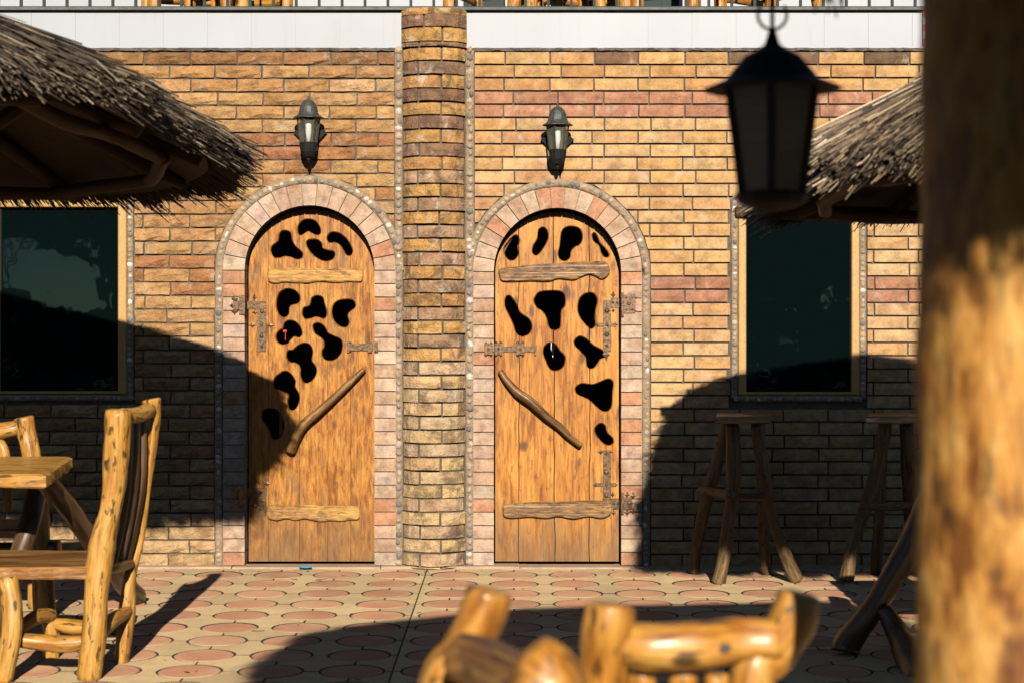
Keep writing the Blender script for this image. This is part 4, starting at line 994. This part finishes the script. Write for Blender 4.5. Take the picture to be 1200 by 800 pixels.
# ---------------------------------------------------------------- lamps
def lamp(t, c, s, metal, glass, prof_top, body, pan, seg=6, bulb=None, rot=0.0, base_rib=0.08):
    """c top centre; heights in metres downward from c.z"""
    g = G(); lathe(g, c, [(r * s, -z * s) for r, z in prof_top], 16 if seg == 6 else 16); g.build('cap', metal, t, smooth=False)
    (r0, z0), (r1, z1) = body
    for j in range(seg):
        a0 = 2 * math.pi * j / seg + rot; a1 = 2 * math.pi * (j + 1) / seg + rot
        def pt(r, a, z): return Vector((c[0] + r * s * math.cos(a), c[1] + r * s * math.sin(a), c[2] - z * s))
        A, B, Cc, Dd = pt(r0, a0, z0), pt(r0, a1, z0), pt(r1, a1, z1), pt(r1, a0, z1)
        mk('pane', [A, B, Cc, Dd], [(0, 1, 2, 3)], glass, t)
        g = G(); 
        rr_ = base_rib * r0 * s; V = []
        for P in (A, Dd):
            for k in range(4): an = math.pi / 2 * k; V.append((P.x + rr_ * math.cos(an), P.y + rr_ * math.sin(an), P.z))
        g.add(V, [(0, 1, 5, 4), (1, 2, 6, 5), (2, 3, 7, 6), (3, 0, 4, 7), (0, 3, 2, 1), (4, 5, 6, 7)]); g.build('rib', metal, t)
    g = G(); lathe(g, c, [(r * s, -z * s) for r, z in pan], 12 if seg == 6 else seg, rot); g.build('base', 'black_iron', t)
    if bulb:
        g = G(); lathe(g, (c[0], c[1], c[2]), [(r * s, -z * s) for r, z in bulb], 10); g.build('bulb', 'bulb_white', t, smooth=True)
capP = [(0.005, 0), (0.009, 0.014), (0.014, 0.026), (0.036, 0.036), (0.058, 0.060), (0.074, 0.095), (0.082, 0.140), (0.094, 0.162), (0.130, 0.182), (0.130, 0.187), (0.075, 0.184)]
for i, (px, py, lab) in enumerate(((361.5, 113, 'grey wall lamp with leaning cap above the left door'), (653.5, 121.5, 'grey wall lamp with spiral bulb above the right door'))):
    d = D0 - 0.13; c = at(px, py, d); s = 0.685
    t = thing('wall_lamp', (c.x, -0.02, c.z - .2), lab, 'lamp', 'wall lamps above the doors')
    lamp(t, c, s * 1.0, 'lamp_metal', 'lamp_glass', capP, ((0.094, 0.186), (0.070, 0.392)), [(0.072, 0.390), (0.078, 0.396), (0.068, 0.47), (0.046, 0.510), (0.012, 0.518), (0.018, 0.535), (0.006, 0.560)],
         bulb=[(0.014, 0.39), (0.022, 0.33), (0.026, 0.31), (0.026, 0.22), (0.014, 0.205)], rot=0.2, base_rib=0.07)
    g = G(); cz = c.z - 0.212
    V = [(c.x - .097, -0.030, cz + .012), (c.x, -0.030, cz - .09), (c.x + .097, -0.030, cz + .012), (c.x, -0.030, cz + .09)]; V += [(v[0], -0.05, v[2]) for v in V]
    g.add(V, [(0, 1, 2, 3), (7, 6, 5, 4), (0, 4, 5, 1), (1, 5, 6, 2), (2, 6, 7, 3), (3, 7, 4, 0)]); g.build('wall_plate', 'black_iron', t)
    g = G(); log(g, [(c.x, -0.03, cz, .012), (c.x, -0.09, cz - .06, .012), (c.x, c.y, c.z - .345, .014)], seg=8); g.build('arm', 'black_iron', t, smooth=True)
# hanging lantern
c = at(905, 34, 3.4); q = 3.4 / F
ht = thing('hanging_lantern', (c.x, c.y, c.z), 'large black lantern hanging blurred in front of the right window', 'lantern')
lamp(ht, c, 1.0, 'black_iron', 'lantern_glass', [(4 * q, 0), (6 * q, 8 * q), (9 * q, 18 * q), (16 * q, 24 * q), (32 * q, 32 * q), (44 * q, 46 * q), (55 * q, 60 * q), (80 * q, 70 * q), (80 * q, 72 * q), (54 * q, 71 * q)],
     ((57 * q, 71 * q), (40 * q, 193 * q)), [(42 * q, 192 * q), (44 * q, 196 * q), (38 * q, 205 * q), (22 * q, 211 * q), (8 * q, 214 * q)], bulb=[(5 * q, 190 * q), (9 * q, 180 * q), (14 * q, 165 * q), (12 * q, 150 * q), (4 * q, 145 * q)], rot=0.35, base_rib=0.085)
g = G(); V = []; Fc = []
for i in range(20):
    a = math.pi * (0.78 + 1.44 * i / 19); cx_, cz_ = c.x, c.z + 16 * q
    for k in range(6):
        b = 2 * math.pi * k / 6; rr_ = 17 * q + 2.0 * q * math.cos(b); V.append((cx_ + rr_ * math.cos(a), c.y + 2.0 * q * math.sin(b), cz_ + rr_ * math.sin(a)))
for i in range(19):
    for k in range(6): Fc.append((i * 6 + k, i * 6 + (k + 1) % 6, (i + 1) * 6 + (k + 1) % 6, (i + 1) * 6 + k))
mk('hook', V, Fc, 'black_iron', ht, smooth=True)
g = G(); log(g, [(c.x, c.y, c.z - .005, .0045), (c.x, c.y, c.z + .1, .0045), (c.x, c.y, 2.3, .0045)], seg=6, wob=0.02); g.build('rod', 'black_iron', ht, smooth=True)
# ---------------------------------------------------------------- thatched parasols
def strand(gm, p, d, L_, r, col, nrm):
    d = d.normalized(); u = d.cross(nrm)
    if u.length < 1e-4: return
    u.normalize(); v = u.cross(d); b = len(gm.V); e = p + d * L_
    for c, k in ((p, 1.0), (e, 0.55)):
        for a in (0, 2.0944, 4.18879):
            q = c + (u * math.cos(a) + v * math.sin(a)) * r * k; gm.V.append((q.x, q.y, q.z))
    gm.F += [(b, b + 1, b + 4, b + 3), (b + 1, b + 2, b + 5, b + 4), (b + 2, b, b + 3, b + 5), (b + 3, b + 4, b + 5)]
    gm.T += [col] * 4
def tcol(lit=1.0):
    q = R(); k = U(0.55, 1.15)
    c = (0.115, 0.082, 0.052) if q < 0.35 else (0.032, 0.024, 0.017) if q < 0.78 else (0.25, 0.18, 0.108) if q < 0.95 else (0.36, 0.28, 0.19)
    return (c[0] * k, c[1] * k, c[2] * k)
def parasol(label, apex, ring, post, n, weights, thick=0.10, post_r=.09, postmat='beam_wood', pale=1.0, rpx=None):
    t = thing('thatched_parasol', (post[0], post[1], 0), label, 'parasol', 'thatched log parasols')
    ap = Vector(apex); N = len(ring); Rg = [Vector(p) for p in ring]
    # smooth the ring
    S = spline(Rg, 4, True); NS = len(S)
    V = [tuple(ap + Vector((0, 0, -thick * .3)))]; Fc = []
    lev = (0.33, 0.66, 0.94)
    for f in lev:
        for p in S:
            q = ap + (p - ap) * f; q.z += -0.02 + 0.012 * noise.noise(q * 3) - thick * 0.35; V.append(tuple(q))
    for j in range(NS): Fc.append((0, 1 + j, 1 + (j + 1) % NS))
    for k in range(len(lev) - 1):
        for j in range(NS): a = 1 + k * NS + j; b = 1 + k * NS + (j + 1) % NS; Fc.append((a, a + NS, b + NS, b))
    b0 = len(V)
    V += [(v[0], v[1], v[2] - 0.03) for v in V[:b0]]
    top_f = list(Fc)
    Fc += [tuple(i + b0 for i in reversed(f)) for f in top_f]
    e = 1 + (len(lev) - 1) * NS
    for j in range(NS): a = e + j; b = e + (j + 1) % NS; Fc.append((a, a + b0, b + b0, b))
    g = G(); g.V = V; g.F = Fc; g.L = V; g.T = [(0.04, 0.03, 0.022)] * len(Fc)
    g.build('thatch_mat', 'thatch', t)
    g = G(); tot = sum(weights)
    for i in range(N):
        cnt = int(n * weights[i] / tot)
        nxt = (i + 1) % N
        for _ in range(cnt):
            s_ = R(); seg = S[(i * 4 + int(s_ * 4)) % NS]; seg2 = S[(i * 4 + int(s_ * 4) + 1) % NS]; fr = s_ * 4 - int(s_ * 4)
            e_ = seg + (seg2 - seg) * fr; f = 1 - (1 - math.sqrt(R())) * 1.0
            sl = (e_ - ap); ln = sl.length; sd = sl.normalized(); tan = (seg2 - seg).normalized(); nr = tan.cross(sd).normalized()
            if nr.z < 0: nr = -nr
            L_ = U(0.3, 0.75) if R() < .6 else U(.15, .4); f0 = max(0.02, f - L_ / ln)
            p = ap + sl * f0 + nr * (U(-0.5, 0.5) * thick * (0.35 + 0.65 * f) + 0.01)
            dr = sd + tan * (U(-.10, .10) + 0.22 * noise.noise(p * 2.5)) + nr * U(-.09, .06)
            strand(g, p, dr, L_, U(0.0025, 0.0058), K(tcol(), pale), nr)
        for _ in range(int(cnt * 0.55)):   # cut, dense fringe at the eave
            s_ = R(); seg = S[(i * 4 + int(s_ * 4)) % NS]; seg2 = S[(i * 4 + int(s_ * 4) + 1) % NS]; fr = s_ * 4 - int(s_ * 4)
            e_ = seg + (seg2 - seg) * fr; sd = (e_ - ap).normalized(); tan = (seg2 - seg).normalized(); nr = tan.cross(sd).normalized()
            if nr.z < 0: nr = -nr
            o_ = U(-0.45, 0.45); L_ = U(0.14, 0.28); cl = noise.noise(e_ * 3.2) * 0.09 + noise.noise(e_ * 11) * 0.06
            if R() < .08: cl += U(0, .11)
            p = e_ - sd * (L_ - U(0.0, 0.06) - cl) + nr * o_ * thick * (1 + 3 * cl)
            strand(g, p, sd + tan * U(-.22, .22) + Vector((0, 0, U(-.22, .05))), L_, U(0.0022, 0.0048), K(tcol(), pale), nr)
    g.L = g.V
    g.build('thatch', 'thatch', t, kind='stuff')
    # rafters and eave poles
    for i in range(N):
        p = Rg[i]; a = ap + Vector((0, 0, -.16)) + (p - ap) * 0.04; m_ = ap + (p - ap) * 0.5 + Vector((0, 0, -.13)); b = ap + (p - ap) * 0.93 + Vector((0, 0, -.10))
        plog('rafter', [(*a, .03), (*m_, .036), (*b, .034)], 'beam_wood', t, seg=10)
        q = Rg[(i + 1) % N]; a = ap + (p - ap) * 0.84 + Vector((0, 0, -.17)); b = ap + (q - ap) * 0.84 + Vector((0, 0, -.17))
        ex = (b - a) * 0.06; mm = (a + b) / 2 + Vector((0, 0, U(-.02, .02)))
        plog('eave_pole', [(*(a - ex), .028), (*mm, .032), (*(b + ex), .028)], 'beam_wood', t, seg=10)
        a = Vector((post[0], post[1], Rg[i].z - .38)); b = ap + (p - ap) * 0.55 + Vector((0, 0, -.16))
        if i % 2 == 0: plog('brace', [(*a, .03), (*((a + b) / 2 + Vector((0, 0, -.03))), .035), (*b, .03)], 'beam_wood', t, seg=10)
    pz = ap.z - .12
    pts = [(post[0] + U(-.015, .015), post[1], pz * k, post_r * (1.08 - .14 * k + U(-.03, .03))) for k in (0, .12, .25, .38, .5, .62, .74, .87, 1)]
    if rpx: pts = rpx
    plog('post', pts, postmat, t, seg=24, sub=6, wob=0.06)
    return t
def rg(L): return [(x, d - D0, z) for x, d, z in L]
parasol('broad thatched parasol over the left table and window', (-2.95, 7.15 - D0, 2.98),
        rg([(-1.46, 5.85, 2.265), (-1.30, 6.6, 2.21), (-1.17, 7.3, 2.15), (-1.38, 8.0, 2.10), (-2.0, 8.40, 2.055), (-3.6, 8.45, 2.06), (-4.6, 7.2, 2.13), (-3.9, 5.85, 2.25), (-2.7, 5.75, 2.27)]),
        (-2.95, 7.15 - D0), 24000, [3, 3, 2.2, 2.2, 1.6, 1, 1, 1.6, 3.2])
parasol('thatched parasol at the right, partly hidden by the big post', (2.32, 6.8 - D0, 2.72),
        rg([(2.0, 5.62, 1.95), (1.22, 5.7, 1.99), (1.05, 6.25, 2.01), (1.09, 7.3, 1.99), (1.22, 7.98, 1.975), (1.7, 8.2, 1.96), (2.7, 8.2, 1.97), (3.75, 6.9, 2.0), (3.2, 5.65, 1.96)]),
        (2.32, 6.8 - D0), 21000, [3, 3.2, 3, 2.2, 2, 1.2, 1, 1, 2], pale=1.7)
XP = 0.657; DP = 2.25
np_ = parasol('nearest thatched parasol on the thick peeled log post at right', (0.5, 2.0 - D0, 2.95),
        rg([(-.5, .75, 2.22), (.5, .62, 2.22), (1.6, .75, 2.22), (2.15, 1.9, 2.22), (2.1, 3.75, 2.22), (1.1, 3.40, 2.22), (.3, 3.28, 2.22), (-.38, 3.06, 2.22), (-.63, 2.84, 2.22), (-.74, 1.85, 2.22)]),
        (XP, DP - D0), 10000, [1] * 10,
        rpx=[(XP + .004, DP - D0, 0, .150), (XP, DP - D0, .4, .144), (XP - .002, DP - D0, .8, .142), (XP + .002, DP - D0, 1.0, .141), (XP + .004, DP - D0, 1.15, .139), (XP, DP - D0, 1.3, .135), (XP + .003, DP - D0, 1.5, .133), (XP + .003, DP - D0, 1.7, .132), (XP + .006, DP - D0, 2.0, .130), (XP, DP - D0, 2.75, .125)], postmat='post_wood')
g = G()
for _ in range(150):   # loose tufts hanging from the eave beside the lantern
    px = random.gauss(976, 13) if R() < .7 else U(925, 1010); e = at(px, -78, 3.22); L_ = U(.05, .13) * (1 if abs(px - 976) < 14 else .6)
    strand(g, Vector((e.x, e.y + U(-.02, .02), 2.16 + U(-.04, .04) )), Vector((U(-.2, .2), U(-.2, .2), -1)), L_, .004, tcol(), Vector((0, 1, 0)))
g.L = g.V; g.build('loose_reed', 'thatch', np_, kind='stuff')
# ---------------------------------------------------------------- trees behind the viewer (seen mirrored in the panes)
def tree(loc, h, label):
    t = thing('bare_tree', loc, label, 'tree', 'bare trees behind the courtyard')
    gt = G(); gb = G()
    def br(p, d, L_, r, lv, gm):
        e = p + d * L_; mid = (p + e) / 2 + Vector((U(-1, 1), U(-1, 1), U(-1, 1))) * L_ * .06
        log(gm, [(*p, r), (*mid, r * .8), (*e, r * .6)], seg=6 if lv < 2 else 4, sub=1, wob=0.05)
        if lv >= 4: return
        for _ in range(3 if lv < 3 else 3):
            nd = (d + Vector((U(-1, 1), U(-1, 1), U(-.2, .7))) * .75).normalized()
            br(p + d * L_ * U(.55, 1), nd, L_ * U(.55, .75), r * .55, lv + 1, gb)
    br(Vector(loc), Vector((U(-.05, .05), 0, 1)), h * .36, h * .022, 0, gt)
    gt.build('trunk', 'bark', t, smooth=True); gb.build('crown', 'bark', t, smooth=True)
for (x, y, h, lab) in ((-13, -46, 9, 'bare tree furthest left behind the courtyard'), (-8.5, -50, 10.5, 'tall bare tree left behind the courtyard'), (-3, -47, 8.5, 'bare tree mid left behind the courtyard'), (4, -52, 9, 'bare tree in the middle behind the courtyard'), (10, -48, 10, 'tall bare tree right behind the courtyard'), (-16, -36, 6.5, 'small bare tree in front of the hedge, far left behind the courtyard'), (-14.2, -37.5, 6, 'small bare tree in front of the hedge behind the courtyard')):
    tree((x, y, -.06), h, lab)
g = G()
def leafq(g, p, s):
    a = U(0, 6.28); b = U(-.8, .8)
    u = Vector((math.cos(a), math.sin(a), b * .4)) * s; v = Vector((-math.sin(a) * b, math.cos(a) * b, 1)) * s * .6
    g.add([p - u, p + v, p + u, p - v], [(0, 1, 2, 3)])
for _ in range(16000):
    x = U(-40, 40); rise = max(0, min(1, (x + 7) / 6)); top = 1.9 + 10 * rise + (0.8 + 2.2 * rise) * noise.noise(Vector((x * .22, 0, 0))) + 0.6 * noise.noise(Vector((x * .9, 3, 0)))  # right part made tall to keep low bright sky off the shaded wall
    leafq(g, Vector((x, -40 + U(-1.4, 1.4), U(0, max(.8, top)))), U(.25, .7) if rise > .5 else U(.15, .35))
hd = g.build('hedge', 'leaf'); hd['kind'] = 'stuff'; tag(hd, 'long ragged hedge behind the courtyard, its right part raised to block low sky light', 'hedge')

for k, (cx, lab) in enumerate(((-19, 'leafy dark tree crown furthest left behind the courtyard'), (-12.5, 'leafy dark tree crown left behind the courtyard'), (-26, 'leafy dark tree at the far left end of the hedge'))):
    t = thing('leafy_tree', (cx, -43, -.06), lab, 'tree', 'leafy trees behind the courtyard')
    plog('trunk', [(cx, -43, -.1, .25), (cx + .1, -43, 2.5, .2), (cx, -43, 5, .18), (cx - .2, -43, 9, .1)], 'log_dark', t)
    g = G()
    for _ in range(3600):
        a = U(0, 6.283); b = math.acos(U(-1, 1)); r = R() ** .4
        p = Vector((cx + 4.2 * r * math.sin(b) * math.cos(a), -43 + 2.2 * r * math.sin(b) * math.sin(a), 7.6 + 4.0 * r * math.cos(b)))
        p += Vector((noise.noise(p * .6), noise.noise(p * .6 + Vector((9, 0, 0))), noise.noise(p * .6 + Vector((0, 9, 0))))) * 1.6
        leafq(g, p, U(.2, .5))
    g.build('crown', 'leaf', t)
# knots on the nearest chair rail
for px, py, rr in ((812, 756, .016), (848, 760, .012), (727, 752, .010)):
    p = at(px, py, 2.945); g = G(); lathe(g, (0, 0, 0), [(rr, 0), (rr * .9, .006), (rr * .4, .008)], 10)
    g.V = [(p.x + v[0] * 1.25, p.y + .01 - v[2], p.z + v[1] * .8) for v in g.V]; g.L = g.V; g.build('knot', 'bark', fb)

# protruding eave pole on the right parasol, and a white piece standing in for a reflection inside the right door
rp = [o for o in C.objects if o.name.startswith('thatched_parasol')][1]
plog('eave_pole', [(1.01, 7.92 - D0, 1.93, .028), (1.3, 7.93 - D0, 1.93, .032), (1.75, 7.95 - D0, 1.93, .03)], 'beam_wood', rp, seg=10)
g = G(); a = at(647, 412, 10.5)
g.add([(a.x - .014, .25, a.z + .05), (a.x + .004, .25, a.z + .07), (a.x + .02, .25, a.z + .045), (a.x + .004, .25, a.z - .035), (a.x - .014, .262, a.z + .05), (a.x + .004, .262, a.z + .07), (a.x + .02, .262, a.z + .045), (a.x + .004, .262, a.z - .035)],
      [(0, 3, 2, 1), (4, 5, 6, 7), (0, 1, 5, 4), (1, 2, 6, 5), (2, 3, 7, 6), (3, 0, 4, 7)])
rb = g.build('glint_piece', 'bulb_white'); tag(rb, 'small white piece standing in for a reflection in the right door cut-out', 'glint_piece')

for k in range(5):
    g = G(); g.box(X(1080.5), X(1085.5), -0.022, -0.0045, Z(13.5 + 8.2 * (k + 1)), Z(13.5 + 8.2 * k)); g.build('tape_stripe', 'red_plastic' if k % 2 == 0 else 'white_paint', ter)

# straw and dust scraps blown onto the paving
g = G()
for _ in range(90):
    p = Vector((U(-2.6, 2.4), -U(0.06, 3.3) if R() < .6 else -U(.05, .25), 0.004)); a = U(0, 3.14)
    strand(g, p, Vector((math.cos(a), math.sin(a), .02)), U(.015, .06), U(.0012, .0028), K(tcol(), 1.3), Vector((0, 0, 1)))
g.L = g.V; lit = g.build('straw_litter', 'thatch'); lit['kind'] = 'stuff'; tag(lit, 'loose straw scraps scattered over the paving', 'litter')
